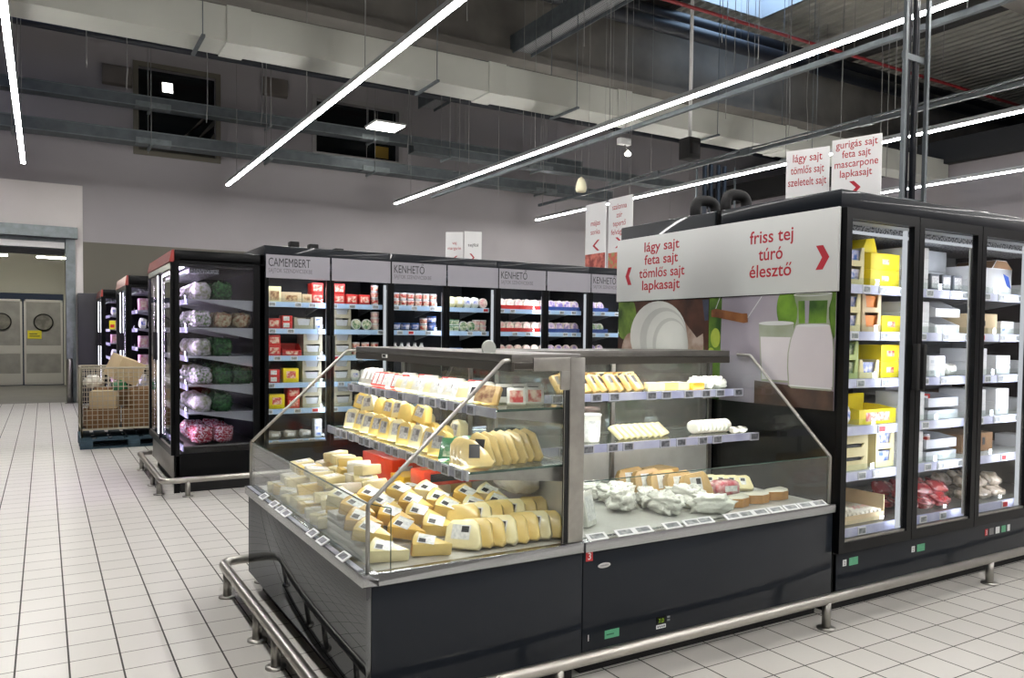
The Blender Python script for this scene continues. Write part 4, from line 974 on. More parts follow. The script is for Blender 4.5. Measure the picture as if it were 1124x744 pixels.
glass_back = glass_mat('back_glass', (0.80, 0.82, 0.80), 1.5, haze=0.16, hazecol=(186, 182, 176))
glass_shelf = glass_mat('shelf_glass', (0.90, 0.94, 0.92), 1.5, haze=0.04)
tag_g = mat('price_tag_frosted', (186, 188, 200), 0.35); screen_d = mat('price_tag_dark_screen', (70, 72, 78), 0.3, col2=(120, 122, 128), vscale=60, detail=1)
CX, CY = 0.985, 2.66
K1 = counter('cheese_counter', 'open glass cheese counter facing the tiled aisle, heaped with yellow wedges', (CX, 4.55, 0), -PI / 2, 1.89, 0.955, mirrorcoal, 0.10, 1.85, (0.08, 1.885), (0, 1),
             [0.42, 0.63, 0.76, 0.86, 1.28, 1.42, 1.68], post_end=True)
K2 = counter('cheese_counter', 'open glass cheese counter between the wedge counter and the milk poster', (1.944, CY, 0), 0, 1.614, 0.89, charcoal, 0.015, 1.515, (0.0, 1.46), (1,),
             [0.06, 0.21, 0.31, 0.48, 0.60, 0.68, 0.86, 0.95, 1.05, 1.16, 1.27, 1.38, 1.48])
K3 = counter('cheese_counter', 'rear glass cheese counter, seen only through the back panes of the island', (3.558, 4.446, 0), PI, 1.612, 0.89, charcoal, 0.03, 1.55, (0.1, 1.6), (0, 1), [])
# marks on the front of the second counter
def k2x(x): return x - 1.948
s = sticker('sticker', 'red number sticker', None, k2x(1.978), 0.532, 0.036, 0.042, tag_r, K2); lettering('3', tag_w, s, (k2x(1.978), -0.0024, 0.518), '-y', height=0.042)
M = Matrix.Translation((k2x(2.058), -0.001, 0.482)) @ Matrix.Rotation(PI / 2, 4, 'X')
q = MB(); q.add([(0.034 * math.cos(a) , 0.0115 * math.sin(a), 0.0) for a in [2 * PI * i / 28 for i in range(28)]] + [(0.03 * math.cos(a), 0.0085 * math.sin(a), 0.0012) for a in [2 * PI * i / 28 for i in range(28)]],
             [(i, (i + 1) % 28, 28 + (i + 1) % 28, 28 + i) for i in range(28)] + [tuple(range(28, 56))], foil, M=M); q.build('maker_badge', K2, label='oval silver badge')
q = MB(); [q.box(k2x(2.038) + 0.007 * i, k2x(2.038) + 0.007 * i + 0.005, -0.0026, -0.0022, 0.479, 0.486, grey_ink) for i in range(6)]; q.build('badge_lettering', K2)
s = sticker('sticker', 'green sticker', None, k2x(2.105), 0.178, 0.078, 0.036, green_st, K2); q = MB(); q.box(k2x(2.075), k2x(2.115), -0.0024, -0.002, 0.174, 0.18, mat('ink_green', (40, 96, 70), 0.6)); q.build('sticker_print', s)
s = sticker('sticker', 'white number one', None, k2x(1.978), 0.182, 0.001, 0.001, tag_w, K2); lettering('1', tag_w, s, (k2x(1.978), -0.0024, 0.168), '-y', height=0.04)
d = sticker('thermometer_display', 'black digital display with green digits', None, k2x(2.384), 0.186, 0.056, 0.034, black_disp, K2)
lettering('7.0', green_dig, d, (k2x(2.384), -0.0024, 0.176), '-y', height=0.026); sticker('display_buttons', None, None, k2x(2.384), 0.158, 0.056, 0.017, tag_w, d); q = MB(); [q.box(k2x(2.362) + 0.012 * i, k2x(2.369) + 0.012 * i, -0.0024, -0.002, 0.154, 0.162, dark_ink) for i in range(4)]; q.build('button_marks', d)
q = MB(); [q.box(k2x(2.42), k2x(2.436), -0.002, -0.001, z, z + 0.008, tag_s) for z in (0.176, 0.19)]; q.build('indicator', d)
# ------------------------------------------------------------------ kinds of goods (each stands on z = 0, its face towards -y)
def k_carton(key, name, w, d, h, m, lab=None, lr=(0.15, 0.85, 0.25, 0.75), bev=0.003, stripe=None):
    q = MB(); q.box(-w / 2, w / 2, -d / 2, d / 2, 0, h, m); parts = []
    if lab:
        p = MB(); p.box(-w / 2 + w * lr[0], -w / 2 + w * lr[1], -d / 2 - 0.0012, -d / 2 - 0.0003, h * lr[2], h * lr[3], lab); parts.append(('label', p))
    if stripe:
        p = MB(); p.box(-w / 2 + w * 0.05, w / 2 - w * 0.05, -d * 0.12, d * 0.12, h + 0.0003, h + 0.001, stripe); parts.append(('tape', p))
    return proto(key, name, q, parts, bev)
def k_tray(key, name, w, d, h, hf, m, back=None, lab=None):
    # open display tray: low front, higher sides and back
    e = 0.006; hb = back or h; q = MB()
    q.box(-w / 2, w / 2, -d / 2, d / 2, 0, e, m); q.box(-w / 2, w / 2, -d / 2, -d / 2 + e, e, hf, m); q.box(-w / 2, w / 2, d / 2 - e, d / 2, e, hb, m)
    for s in (-1, 1):
        x0 = s * (w / 2 - e / 2); q.prism([(-d / 2 + e, e), (d / 2 - e, e), (d / 2 - e, h), (0.0, h), (-d / 2 + e, hf)], 'x', x0 - e / 2, x0 + e / 2, m)
    parts = []
    if lab:
        p = MB(); p.box(-w * 0.32, w * 0.32, -d / 2 - 0.0012, -d / 2 - 0.0003, hf * 0.2, hf * 0.8, lab); parts.append(('label', p))
    return proto(key, name, q, parts)
def k_crate(key, name, w, d, h, m, inner=None, notch=0.5):
    # stacking carton with a window cut into the front; the pack behind the window is a child when it cannot be seen apart
    e = 0.008; q = MB()
    q.box(-w / 2, w / 2, -d / 2, d / 2, 0, e, m); q.box(-w / 2, -w / 2 + e, -d / 2, d / 2, e, h, m); q.box(w / 2 - e, w / 2, -d / 2, d / 2, e, h, m); q.box(-w / 2 + e, w / 2 - e, d / 2 - e, d / 2, e, h, m)
    a = w * 0.22; zb = h * (0.5 - notch * 0.35)
    q.box(-w / 2 + e, w / 2 - e, -d / 2, -d / 2 + e, e, zb, m)
    for s in (-1, 1):
        x0, x1 = sorted((s * (w / 2 - e), s * (w / 2 - a)))
        q.prism([(x0, zb), (x1, zb), (x1 if s > 0 else x1 - a * 0.4, h), (x0 if s < 0 else x0 + a * 0.4, h)], 'y', -d / 2, -d / 2 + e, m)
    parts = []
    if inner:
        p = MB(); p.box(-w / 2 + 0.014, w / 2 - 0.014, -d / 2 + 0.016, d / 2 - 0.012, e, h * 0.86, inner); parts.append(('contents', p))
    return proto(key, name, q, parts)
def k_tub(key, name, r, h, m, lid, band=None, n=14):
    q = MB(); q.lathe([(r * 0.8, 0), (r * 0.84, 0.004), (r * 0.97, h - 0.008), (r * 0.97, h - 0.005)], m, n)
    p = MB(); p.lathe([(r, h - 0.007), (r * 1.02, h - 0.005), (r * 1.02, h), (r * 0.94, h + 0.003)], lid, n); parts = [('lid', p)]
    if band:
        p = MB(); z0, z1 = h * 0.18, h * 0.8; f = lambda z: r * (0.84 + 0.13 * z / h) + 0.0008
        pts = [(f(z) * math.cos(2 * PI * k / n), f(z) * math.sin(2 * PI * k / n), z) for z in (z0, z1) for k in range(n)]
        p.add(pts, [(k, (k + 1) % n, n + (k + 1) % n, n + k) for k in range(n)], band, True); parts.append(('label', p))
    return proto(key, name, q, parts)
def k_round(key, name, r, t, m, face, n=18):
    # round box standing on its rim, printed face forward
    M = Matrix.Translation((0, t / 2, r)) @ Matrix.Rotation(PI / 2, 4, 'X')
    q = MB(); q.lathe([(r * 0.96, 0), (r, 0.004), (r, t - 0.004), (r * 0.95, t)], m, n, M=M)
    p = MB(); p.lathe([(r * 0.86, t + 0.0006), (r * 0.86, t + 0.0012)], face, n, M=M)
    return proto(key, name, q, [('label', p)])
def k_bottle(key, name, r, h, m, cap, band):
    q = MB(); q.lathe([(r * 0.9, 0), (r, 0.006), (r, h * 0.6), (r * 0.55, h * 0.78), (r * 0.45, h * 0.9), (r * 0.45, h * 0.92)], m, 12)
    p = MB(); p.lathe([(r * 0.52, h * 0.9), (r * 0.52, h), (r * 0.45, h)], cap, 12)
    b = MB(); b.lathe([(r * 1.01, h * 0.15), (r * 1.01, h * 0.55)], band, 12)
    return proto(key, name, q, [('cap', p), ('label', b)])
def k_bag(key, name, w, d, h, m, lab=None, jit=0.35, seed=1, e=0.6, nu=28, nv=16, freq=3.0):
    q = MB(); q.pillow(w, d, h, m, nu=nu, nv=nv, jit=jit, seed=seed, e=e, freq=freq); parts = []
    if lab:
        p = MB(); a = w * 0.24
        p.add([(-a, -d * 0.53, h * 0.34), (a, -d * 0.53, h * 0.34), (a, -d * 0.50, h * 0.68), (-a, -d * 0.50, h * 0.68)], [(0, 1, 2, 3)], lab); parts.append(('label', p))
    return proto(key, name, q, parts)
def wlabel(pts, m1, m2, up=0.0012):
    p = MB(); a, b, c, d = [Vector(x) for x in pts]; nrm = (b - a).cross(d - a).normalized() * up
    p.add([x + nrm for x in (a, b, c, d)], [(0, 1, 2, 3)], m1)
    l = lambda u, v: a + (b - a) * u + (d - a) * v + nrm * 1.6
    p.add([l(0.52, 0.5), l(0.92, 0.5), l(0.92, 0.92), l(0.52, 0.92)], [(0, 1, 2, 3)], m2)
    return p
def k_wedge(key, name, r, ang, t, m, lab=True, m2=None, bev=0.006):
    # piece cut from a wheel, lying on its cut-off flat side: apex towards -x, rind at +x
    n = 5; a = math.radians(ang) / 2
    pr = [(0, 0)] + [(r * math.cos(-a + 2 * a * i / n), r * math.sin(-a + 2 * a * i / n)) for i in range(n + 1)]
    pr = [(x - r * 0.55, y) for x, y in pr]
    q = MB(); q.prism(pr, 'z', 0, t, m); parts = []
    if m2:
        p = MB(); P = [(r * 1.0 * math.cos(-a + 2 * a * i / n) - r * 0.55 + 0.0008, r * math.sin(-a + 2 * a * i / n)) for i in range(n + 1)]
        p.add([(x, y, t * 0.04) for x, y in P] + [(x, y, t * 0.96) for x, y in P], [(i, i + 1, n + 2 + i, n + 1 + i) for i in range(n)], m2); parts.append(('rind', p))
    if lab:
        w_ = r * math.sin(a) * 0.62
        parts.append(('label', wlabel([(-r * 0.10, -w_, t), (r * 0.32, -w_, t), (r * 0.32, w_, t), (-r * 0.10, w_, t)], lab_white, lab_dark)))
    return proto(key, name, q, parts, bev)
def k_slice(key, name, w, h, t, m, lm=None, skew=0.3, lsize=0.5, m2=None, dk=None):
    # upright flat piece: face in the x-z plane, thickness along y
    pr = [(-w / 2, 0), (w / 2 - w * 0.08, 0), (w / 2, h * 0.16), (w / 2 - w * skew * 0.5, h * 0.86), (w / 2 - w * skew, h), (-w / 2 + w * 0.12, h * 0.92), (-w / 2, h * 0.7)]
    q = MB(); q.prism(pr, 'y', -t / 2, t / 2, m); parts = []
    if lm:
        a = w * lsize / 2; c = -w * 0.08
        parts.append(('label', wlabel([(c - a, -t / 2, h * 0.28), (c + a, -t / 2, h * 0.28), (c + a, -t / 2, h * 0.78), (c - a, -t / 2, h * 0.78)], lm, dk or lab_dark)))
    return proto(key, name, q, parts, min(0.005, t * 0.2))
def k_pack(key, name, w, h, t, m, lm=None, frac=(0.1, 0.9, 0.15, 0.85), fold=0.0):
    # flat sealed pack standing upright
    q = MB(); q.box(-w / 2, w / 2, -t / 2, t / 2, 0, h, m); parts = []
    if lm:
        p = MB(); p.box(-w / 2 + w * frac[0], -w / 2 + w * frac[1], -t / 2 - 0.0012, -t / 2 - 0.0003, h * frac[2], h * frac[3], lm); parts.append(('label', p))
    return proto(key, name, q, parts, min(0.006, t * 0.3))

k_carton('beige_carton', 'open_carton', 0.20, 0.22, 0.10, cardboard_l, lab_brown, (0.2, 0.8, 0.15, 0.7))
k_carton('beige_tall', 'carton', 0.13, 0.2, 0.15, crate_c, lab_brown, (0.2, 0.85, 0.1, 0.7))
k_carton('beige_small', 'carton', 0.10, 0.16, 0.085, cardboard_l, lab_brown, (0.2, 0.8, 0.2, 0.7)); k_carton('red_carton', 'carton', 0.115, 0.16, 0.10, red_c, lab_red, (0.12, 0.88, 0.2, 0.8))
k_carton('red_white_carton', 'carton', 0.10, 0.12, 0.065, red_c, lab_white, (0.1, 0.7, 0.2, 0.85))
k_tray('red_tray', 'display_tray', 0.19, 0.22, 0.12, 0.055, red_c, lab=lab_red)
k_tray('wide_red_tray', 'display_tray', 0.29, 0.2, 0.06, 0.045, red_c)
k_tray('wide_blue_tray', 'display_tray', 0.29, 0.2, 0.06, 0.045, blue_c)
k_crate('grey_crate', 'stacking_carton', 0.19, 0.24, 0.115, crate_wood, grey_c)
k_carton('white_pack', 'pack', 0.075, 0.09, 0.06, white_c, lab_blue)
k_carton('yellow_pack', 'pack', 0.15, 0.12, 0.14, yellow_c, lab_red, (0.2, 0.8, 0.3, 0.8))
k_tub('white_tub', 'tub', 0.042, 0.065, tub_w, foil, lab_red)
k_tub('plain_tub', 'tub', 0.046, 0.06, tub_p, tub_w, lab_pink)
k_tub('dark_tub', 'tub', 0.05, 0.075, dblue_c, lid_blue, lab_blue)
k_tub('green_tub', 'tub', 0.045, 0.06, tub_w, lid_green, lab_green)
k_bottle('white_bottle', 'bottle', 0.032, 0.135, tub_w, foil, lab_white)
k_round('red_round', 'round_box', 0.055, 0.035, tub_p, lab_pink)
k_round('blue_round', 'round_box', 0.055, 0.035, tub_p, lab_purple)
k_round('white_round', 'round_box', 0.055, 0.035, tub_w, lab_green)
k_bag('white_bag', 'bag', 0.11, 0.07, 0.12, film_w, lab_blue, seed=3)
k_bag('clear_bag', 'bag', 0.13, 0.10, 0.08, film_clear, lab_white, seed=4)
k_bag('pale_bag', 'bag', 0.11, 0.07, 0.12, cheese_p, lab_white, seed=5)
k_bag('salad_bag', 'salad_bag', 0.18, 0.16, 0.165, salad, None, jit=0.5, seed=6); k_bag('herb_bag', 'herb_bunch', 0.18, 0.15, 0.17, herb, None, jit=0.6, seed=7, nu=40, nv=24, freq=6)
k_bag('veg_bag', 'vegetable_bag', 0.17, 0.16, 0.15, carrot, None, jit=0.3, seed=8); k_bag('sprout_bag', 'vegetable_bag', 0.18, 0.16, 0.165, sprout, None, jit=0.4, seed=9); k_bag('radish_bag', 'radish_bag', 0.19, 0.16, 0.17, radish, None, jit=0.4, seed=10)
k_carton('pink_pack', 'pack', 0.11, 0.12, 0.13, pinkpack, lab_pink)

SHELFWORD = ['top', 'second', 'third', 'fourth', 'fifth', 'bottom']
LAY = [0, 0, 0]
def fill(items, x0, x1, yfront, ztop, where, group):
    # items: list of (kind, count along, high, look, category, width, step up); laid out from x0 to x1
    tot = sum(it[1] * it[5] for it in items); gap = ((x1 - x0) - tot) / max(1, sum(it[1] for it in items)); x = x0
    for kind, n, high, look, cat, w_, st in items:
        d = 0.10
        src = PROTO[kind][0]; ymin = min(v.co.y for v in src.data.vertices)
        for i in range(n):
            cx = x + gap / 2 + w_ / 2; x += w_ + gap
            for h in range(high):
                lab = look
                if n > 1: lab += ', ' + ORD[i] + ' along'
                if high > 1: lab += (', bottom of its stack', ', topmost of its stack' if high == 2 else ', middle of its stack', ', topmost of its stack', ', topmost')[min(h, 3)] if high < 4 else ', ' + ORD[h] + ' up'
                put(kind, (cx, yfront - ymin, ztop + h * st), (0, 0, random.uniform(-0.04, 0.04) if high == 1 else 0), lab + ', ' + where, cat, group)
# ---- back cases: eight doors, shelf by shelf
def bc(door, shelf, items, look=None):
    x0 = 1.80 + 0.635 * door + 0.065 + 0.012 * door; x1 = 1.80 + 0.635 * (door + 1) - (0.045 if door % 2 else 0.02)
    zs = (SHELF_Z + [0.37])[shelf] + 0.0492
    W_ = ['CAMEMBERT door', 'second door', 'first KENHETŐ door', 'fourth door', 'fifth door', 'sixth door', 'last door'][door]
    fill(items, x0, x1, BY + 0.145, zs, '%s shelf, %s' % (SHELFWORD[shelf], W_), 'goods in the back cases')
bc(0, 0, [('beige_tall', 1, 1, 'tall cream carton', 'carton', .13, 0), ('beige_carton', 1, 1, 'beige open carton', 'carton', .2, 0), ('beige_small', 1, 1, 'small beige carton', 'carton', .10, 0), ('red_carton', 1, 2, 'red carton', 'carton', .115, .101)])
bc(0, 1, [('red_carton', 1, 1, 'red carton', 'carton', .115, 0), ('red_white_carton', 1, 2, 'red and white pack', 'pack', .10, .0655), ('grey_crate', 1, 1, 'grey stacking carton', 'carton', .19, 0), ('white_pack', 1, 2, 'small white pack', 'pack', .075, .0605)])
bc(0, 2, [('red_carton', 1, 2, 'red carton', 'carton', .115, .101), ('red_tray', 1, 1, 'low red tray', 'tray', .19, 0), ('grey_crate', 1, 2, 'grey stacking carton', 'carton', .19, .1155)])
bc(0, 3, [('red_white_carton', 1, 2, 'red and white pack', 'pack', .10, .0655), ('yellow_pack', 1, 1, 'yellow and red pack', 'pack', .15, 0), ('grey_crate', 1, 2, 'grey stacking carton', 'carton', .19, .1155)])
bc(0, 4, [('yellow_pack', 1, 1, 'yellow and red pack', 'pack', .15, 0), ('red_carton', 1, 2, 'red carton', 'carton', .115, .101), ('grey_crate', 1, 2, 'grey stacking carton', 'carton', .19, .1155)])
bc(0, 5, [('clear_bag', 3, 1, 'cloudy bag', 'bag', .13, 0), ('white_pack', 1, 3, 'small white pack', 'pack', .075, .0605)])
bc(1, 0, [('red_carton', 1, 2, 'red carton by the door post', 'carton', .115, .101), ('red_carton', 2, 1, 'single red carton', 'carton', .115, 0), ('white_tub', 1, 3, 'white tub', 'tub', .086, .0685)])
bc(1, 1, [('grey_crate', 1, 2, 'grey stacking carton', 'carton', .19, .1155), ('white_round', 2, 1, 'white round box', 'box', .11, 0), ('plain_tub', 1, 3, 'cream tub', 'tub', .094, .0635)])
bc(1, 2, [('grey_crate', 1, 2, 'grey stacking carton', 'carton', .19, .1155), ('white_tub', 3, 2, 'white tub', 'tub', .086, .0685)])
bc(1, 3, [('grey_crate', 1, 2, 'grey stacking carton', 'carton', .19, .1155), ('white_bag', 3, 1, 'white bag', 'bag', .11, 0)])
bc(1, 4, [('grey_crate', 1, 2, 'grey stacking carton', 'carton', .19, .1155), ('pale_bag', 2, 1, 'pale bag', 'bag', .11, 0)])
bc(1, 5, [('clear_bag', 3, 1, 'cloudy bag', 'bag', .13, 0)])
bc(2, 0, [('white_tub', 6, 2, 'white tub with red print', 'tub', .086, .0685)])
bc(2, 1, [('dark_tub', 3, 1, 'dark blue tub', 'tub', .102, 0), ('white_tub', 1, 2, 'white tub', 'tub', .086, .0685), ('dark_tub', 1, 2, 'blue lidded tub', 'tub', .102, .079)])
bc(2, 2, [('white_bottle', 5, 1, 'small white bottle', 'bottle', .066, 0), ('clear_bag', 1, 1, 'clear tray pack', 'pack', .13, 0)])
bc(3, 0, [('pale_bag', 2, 1, 'pale yellow bag', 'bag', .11, 0), ('white_bag', 2, 1, 'blue and white bag', 'bag', .11, 0), ('red_round', 1, 1, 'pink round box', 'box', .11, 0)])
bc(3, 1, [('green_tub', 2, 2, 'green lidded tub', 'tub', .09, .0635), ('white_round', 2, 1, 'pale round box', 'box', .11, 0), ('plain_tub', 2, 2, 'cream tub', 'tub', .094, .0635)])
bc(3, 2, [('dark_tub', 2, 1, 'dark blue tub', 'tub', .102, 0), ('green_tub', 2, 1, 'green lidded tub', 'tub', .09, 0), ('red_white_carton', 1, 1, 'red and white pack', 'pack', .10, 0)])
def rounds(door, shelf, tray, rnd_, tcol, rcol):
    x0 = 1.80 + 0.635 * door + (0.03 if door % 2 else 0.065 + 0.008 * door); zs = (SHELF_Z + [0.37])[shelf] + 0.0492
    W_ = ['', '', '', '', 'fifth door', 'sixth door', 'last door'][door]; wh = '%s shelf, %s' % (SHELFWORD[shelf], W_)
    nt = 2 if door < 6 else 1
    for k in range(nt):
        put(tray, (x0 + 0.142 + 0.286 * k, BY + 0.145 + 0.1, zs), (0, 0, 0), '%s tray of round boxes%s, %s' % (tcol, ', ' + ORD[k] + ' along' if door < 6 else '', wh), 'tray', 'goods in the back cases', scale=(0.97, 1, 1))
    for i in range(5 if nt == 2 else 2):
        put(rnd_, (x0 + 0.06 + 0.113 * i, BY + 0.145 + 0.03, zs + 0.008), (-0.10, 0, 0), '%s round box, %s along, %s' % (rcol, ORD[i], wh), 'box', 'goods in the back cases')
        if s_ < 2: put(rnd_, (x0 + 0.06 + 0.113 * i, BY + 0.145 + 0.10, zs + 0.008), (-0.10, 0, 0), '%s round box, %s along, behind the first, %s' % (rcol, ORD[i], wh), 'box', 'goods in the back cases')
for s_ in (0, 1, 2):
    rounds(4, s_, 'wide_red_tray', 'red_round', 'red', 'pink printed'); rounds(5, s_, 'wide_blue_tray', 'blue_round', 'blue', 'violet printed'); rounds(6, s_, 'wide_blue_tray', 'white_round' if s_ == 1 else 'blue_round', 'blue', 'white printed' if s_ == 1 else 'violet printed')

# ---- salad case: bags seen through its glass end
sal = [['sprout_bag', 'herb_bag'], ['salad_bag', 'veg_bag'], ['sprout_bag', 'herb_bag'], ['salad_bag', 'herb_bag'], ['sprout_bag', 'herb_bag'], ['radish_bag', 'radish_bag', ]]
LK = {'sprout_bag': 'pale bag of sprouts', 'herb_bag': 'dark green herb bunch', 'salad_bag': 'bag of salad leaves', 'veg_bag': 'bag of mixed vegetables', 'radish_bag': 'bag of red radishes'}
for k, kinds in enumerate(sal):
    z = ([1.715, 1.455, 1.19, 0.925, 0.67] + [0.37])[k] + 0.0492
    for j in range(4):          # along the case, away from the glass end
        for i in range(2 + (k % 2)):      # from the front rail inwards
            kd = kinds[0] if i == 0 else kinds[1]
            if i == 2 and k == 5: continue
            x = 1.0 + 0.135 + 0.12 + 0.185 * i; y = 7.63 + 0.15 + 0.205 * j
            put(kd, (x, y, z), (0, 0, random.uniform(-0.4, 0.4)), '%s, %s shelf of salad case, %s from front, %s from glass end' % (LK[kd], SHELFWORD[k], ORD[i], ORD[j]), 'vegetables', 'bags in the salad case')
# ------------------------------------------------------------------ dairy fridge goods
k_crate('cream_crate', 'stacking_carton', 0.17, 0.2, 0.105, crate_c, lab_blue, notch=0.55)
k_crate('green_crate', 'stacking_carton', 0.16, 0.2, 0.105, green_c, lab_green, notch=0.6)
k_crate('orange_crate', 'stacking_carton', 0.17, 0.2, 0.11, cardboard_l, orange_c, notch=0.7)
k_crate('slot_crate', 'stacking_carton', 0.24, 0.22, 0.075, crate_c, lab_dark, notch=-0.6)
k_carton('yellow_box', 'carton', 0.27, 0.2, 0.095, yellow_c, lab_red, (0.38, 0.62, 0.35, 0.65)); k_carton('yellow_small', 'carton', 0.17, 0.2, 0.095, yellow_c, lab_red, (0.3, 0.7, 0.3, 0.65))
k_tray('yellow_tray', 'display_tray', 0.34, 0.22, 0.10, 0.085, yellow_c, back=0.16, lab=lab_red)
q = MB(); q.prism([(-0.11, 0), (0.06, 0.0), (0.02, 0.085), (-0.06, 0.075)], 'y', -0.09, 0.09, yellow_c); proto('yellow_flap', 'opened_carton', q, [], 0.003)
k_carton('white_flat', 'carton', 0.17, 0.24, 0.062, white_c, grey_c, (0.1, 0.3, 0.3, 0.6)); k_carton('white_box', 'carton', 0.16, 0.22, 0.085, white_c, lab_blue, (0.1, 0.3, 0.25, 0.5))
k_carton('white_wide', 'carton', 0.30, 0.24, 0.062, white_c, None); k_carton('grey_wide', 'carton', 0.40, 0.26, 0.13, grey_c, lab_silver, (0.42, 0.5, 0.4, 0.6))
k_tray('white_tray', 'display_tray', 0.32, 0.24, 0.075, 0.055, grey_c); k_tray('handle_tray', 'display_tray', 0.26, 0.24, 0.10, 0.05, white_c)
k_pack('dark_pack', 'pack', 0.09, 0.10, 0.05, dgrey_c, lab_silver)
k_tub('redwhite_cup', 'yoghurt_cup', 0.036, 0.065, tub_w, foil, lab_red)
k_tub('white_cup', 'yoghurt_cup', 0.038, 0.06, tub_w, foil, None)
k_carton('brown_wide', 'carton', 0.42, 0.26, 0.125, cardboard, None); k_carton('brown_box', 'carton', 0.30, 0.24, 0.13, cardboard_l, lab_dark, (0.42, 0.54, 0.4, 0.65))
q = MB(); q.box(-0.2, 0.2, -0.13, 0.13, 0, 0.125, cardboard); p = MB(); [p.box(x - 0.018, x + 0.018, -0.1312, -0.1302, 0.045, 0.095, lab_dark) for x in (-0.08, 0.08)]
proto('holed_carton', 'carton', q, [('hand_hole', p)], 0.003)
q = MB(); e = 0.006
q.box(-0.19, 0.19, -0.14, 0.14, 0, e, cardboard_l); q.box(-0.19, -0.184, -0.14, 0.14, e, 0.12, cardboard_l); q.box(0.184, 0.19, -0.14, 0.14, e, 0.14, cardboard_l); q.box(-0.184, 0.184, 0.134, 0.14, e, 0.14, cardboard_l); q.box(-0.184, 0.184, -0.14, -0.134, e, 0.045, cardboard_l)
proto('open_brown', 'open_carton', q, [])
q = MB(); q.tube([(0, -0.12, 0.016), (0, 0.12, 0.016)], [0.012, 0.012], cheese_w, 10); p = MB(); p.tube([(0, -0.05, 0.0162), (0, 0.0, 0.0162)], 0.0125, lab_pink, 10, caps=False); proto('cheese_roll', 'cheese_roll', q, [('label', p)])
k_bag('meat_pack', 'vacuum_pack', 0.16, 0.10, 0.055, sausage, None, jit=0.3, seed=12, e=0.5); k_bag('green_pack', 'vacuum_pack', 0.16, 0.10, 0.055, mat('pack_green_red', (96, 84, 60), 0.25, coat=0.8, col2=(190, 176, 160), vscale=18, bump=0.4), None, jit=0.3, seed=13, e=0.5)
FW = ['first dairy door', 'second dairy door', 'third dairy door']
def fr(door, shelf, items, yo=0.0):
    x0 = FX + 0.635 * door + 0.195; x1 = FX + 0.635 * door + 0.755
    fill(items, x0, x1, FY + 0.15 + yo, (SHELF_Z + [0.37])[shelf] + 0.0492, '%s shelf, %s' % (SHELFWORD[shelf], FW[door]), 'goods in the dairy fridge')
fr(0, 0, [('cream_crate', 1, 2, 'cream carton with blue packs', 'carton', .17, .1055), ('yellow_box', 1, 2, 'bright yellow carton', 'carton', .27, .0955)])
put('yellow_flap', (FX + 0.50, FY + 0.27, SHELF_Z[0] + 0.05 + 0.192), (0, 0, 0.1), 'yellow carton with its lid folded up, top shelf, first dairy door', 'carton', 'goods in the dairy fridge')
for k in range(3): put('white_wide', (FX + 0.66, FY + 0.66, SHELF_Z[0] + 0.05 + 0.064 * k + 0.1), (0, 0, 0), 'white flat carton behind the yellow cartons, %s up, top shelf' % ORD[k], 'carton', 'goods in the dairy fridge') if k else put('grey_wide', (FX + 0.66, FY + 0.66, SHELF_Z[0] + 0.05), (0, 0, 0), 'grey carton behind the yellow cartons, top shelf, first dairy door', 'carton', 'goods in the dairy fridge')
fr(0, 1, [('cream_crate', 1, 2, 'cream carton with blue window', 'carton', .17, .1055), ('orange_crate', 1, 2, 'carton with orange packs', 'carton', .17, .1105), ('yellow_small', 1, 1, 'small yellow carton', 'carton', .17, .0955)])
fr(0, 2, [('green_crate', 1, 2, 'pale green carton', 'carton', .16, .1055), ('cream_crate', 1, 1, 'cream carton with a window', 'carton', .17, 0), ('yellow_small', 1, 2, 'small yellow carton', 'carton', .17, .0955)])
fr(0, 3, [('white_bag', 1, 1, 'crumpled white bag', 'bag', .11, 0), ('yellow_tray', 1, 1, 'yellow tray with a tall back card', 'tray', .34, 0)])
for i in range(4): put('white_cup', (FX + 0.42 + 0.085 * i, FY + 0.23, SHELF_Z[3] + 0.05 + 0.008), (0, 0, 0), 'white cup in the yellow tray, %s along, fourth shelf' % ORD[i], 'yoghurt cup', 'goods in the dairy fridge')
for i in range(2): put('yellow_small', (FX + 0.48 + 0.2 * i, FY + 0.5, SHELF_Z[3] + 0.05), (0, 0, 0), 'yellow carton behind the yellow tray, %s along, fourth shelf' % ORD[i], 'carton', 'goods in the dairy fridge')
fr(0, 4, [('slot_crate', 1, 3, 'cream carton with dark slots', 'carton', .24, .0755), ('cream_crate', 1, 2, 'cream carton with a notch', 'carton', .17, .1055)])
put('open_brown', (FX + 0.42, FY + 0.27, 0.42), (0, 0, 0), 'brown open carton of cheese rolls, bottom shelf, first dairy door', 'carton', 'goods in the dairy fridge')
for k in range(21):
    i, j = k % 9, k // 9
    if j == 2 and i > 6: continue
    put('cheese_roll', (FX + 0.42 - 0.155 + 0.0385 * i + 0.019 * (j % 2), FY + 0.265, 0.42 + 0.008 + 0.0275 * j), (0, 0, 0.0), 'pale cheese roll in the brown carton, %s along, %s layer' % (ORD[i], ('bottom', 'middle', 'upper')[j]), 'cheese roll', 'cheese rolls in the brown carton')
fr(1, 0, [('white_flat', 1, 4, 'white flat carton', 'carton', .17, .0625), ('dark_pack', 3, 1, 'dark grey printed pack', 'pack', .10, 0)])
put('grey_wide', (FX + 0.635 + 0.60, FY + 0.42, SHELF_Z[0] + 0.05), (0, 0, 0), 'grey wide carton behind the dark packs, lower one', 'carton', 'goods in the dairy fridge')
put('grey_wide', (FX + 0.635 + 0.60, FY + 0.42, SHELF_Z[0] + 0.05 + 0.131), (0, 0, 0), 'grey wide carton behind the dark packs, upper one', 'carton', 'goods in the dairy fridge')
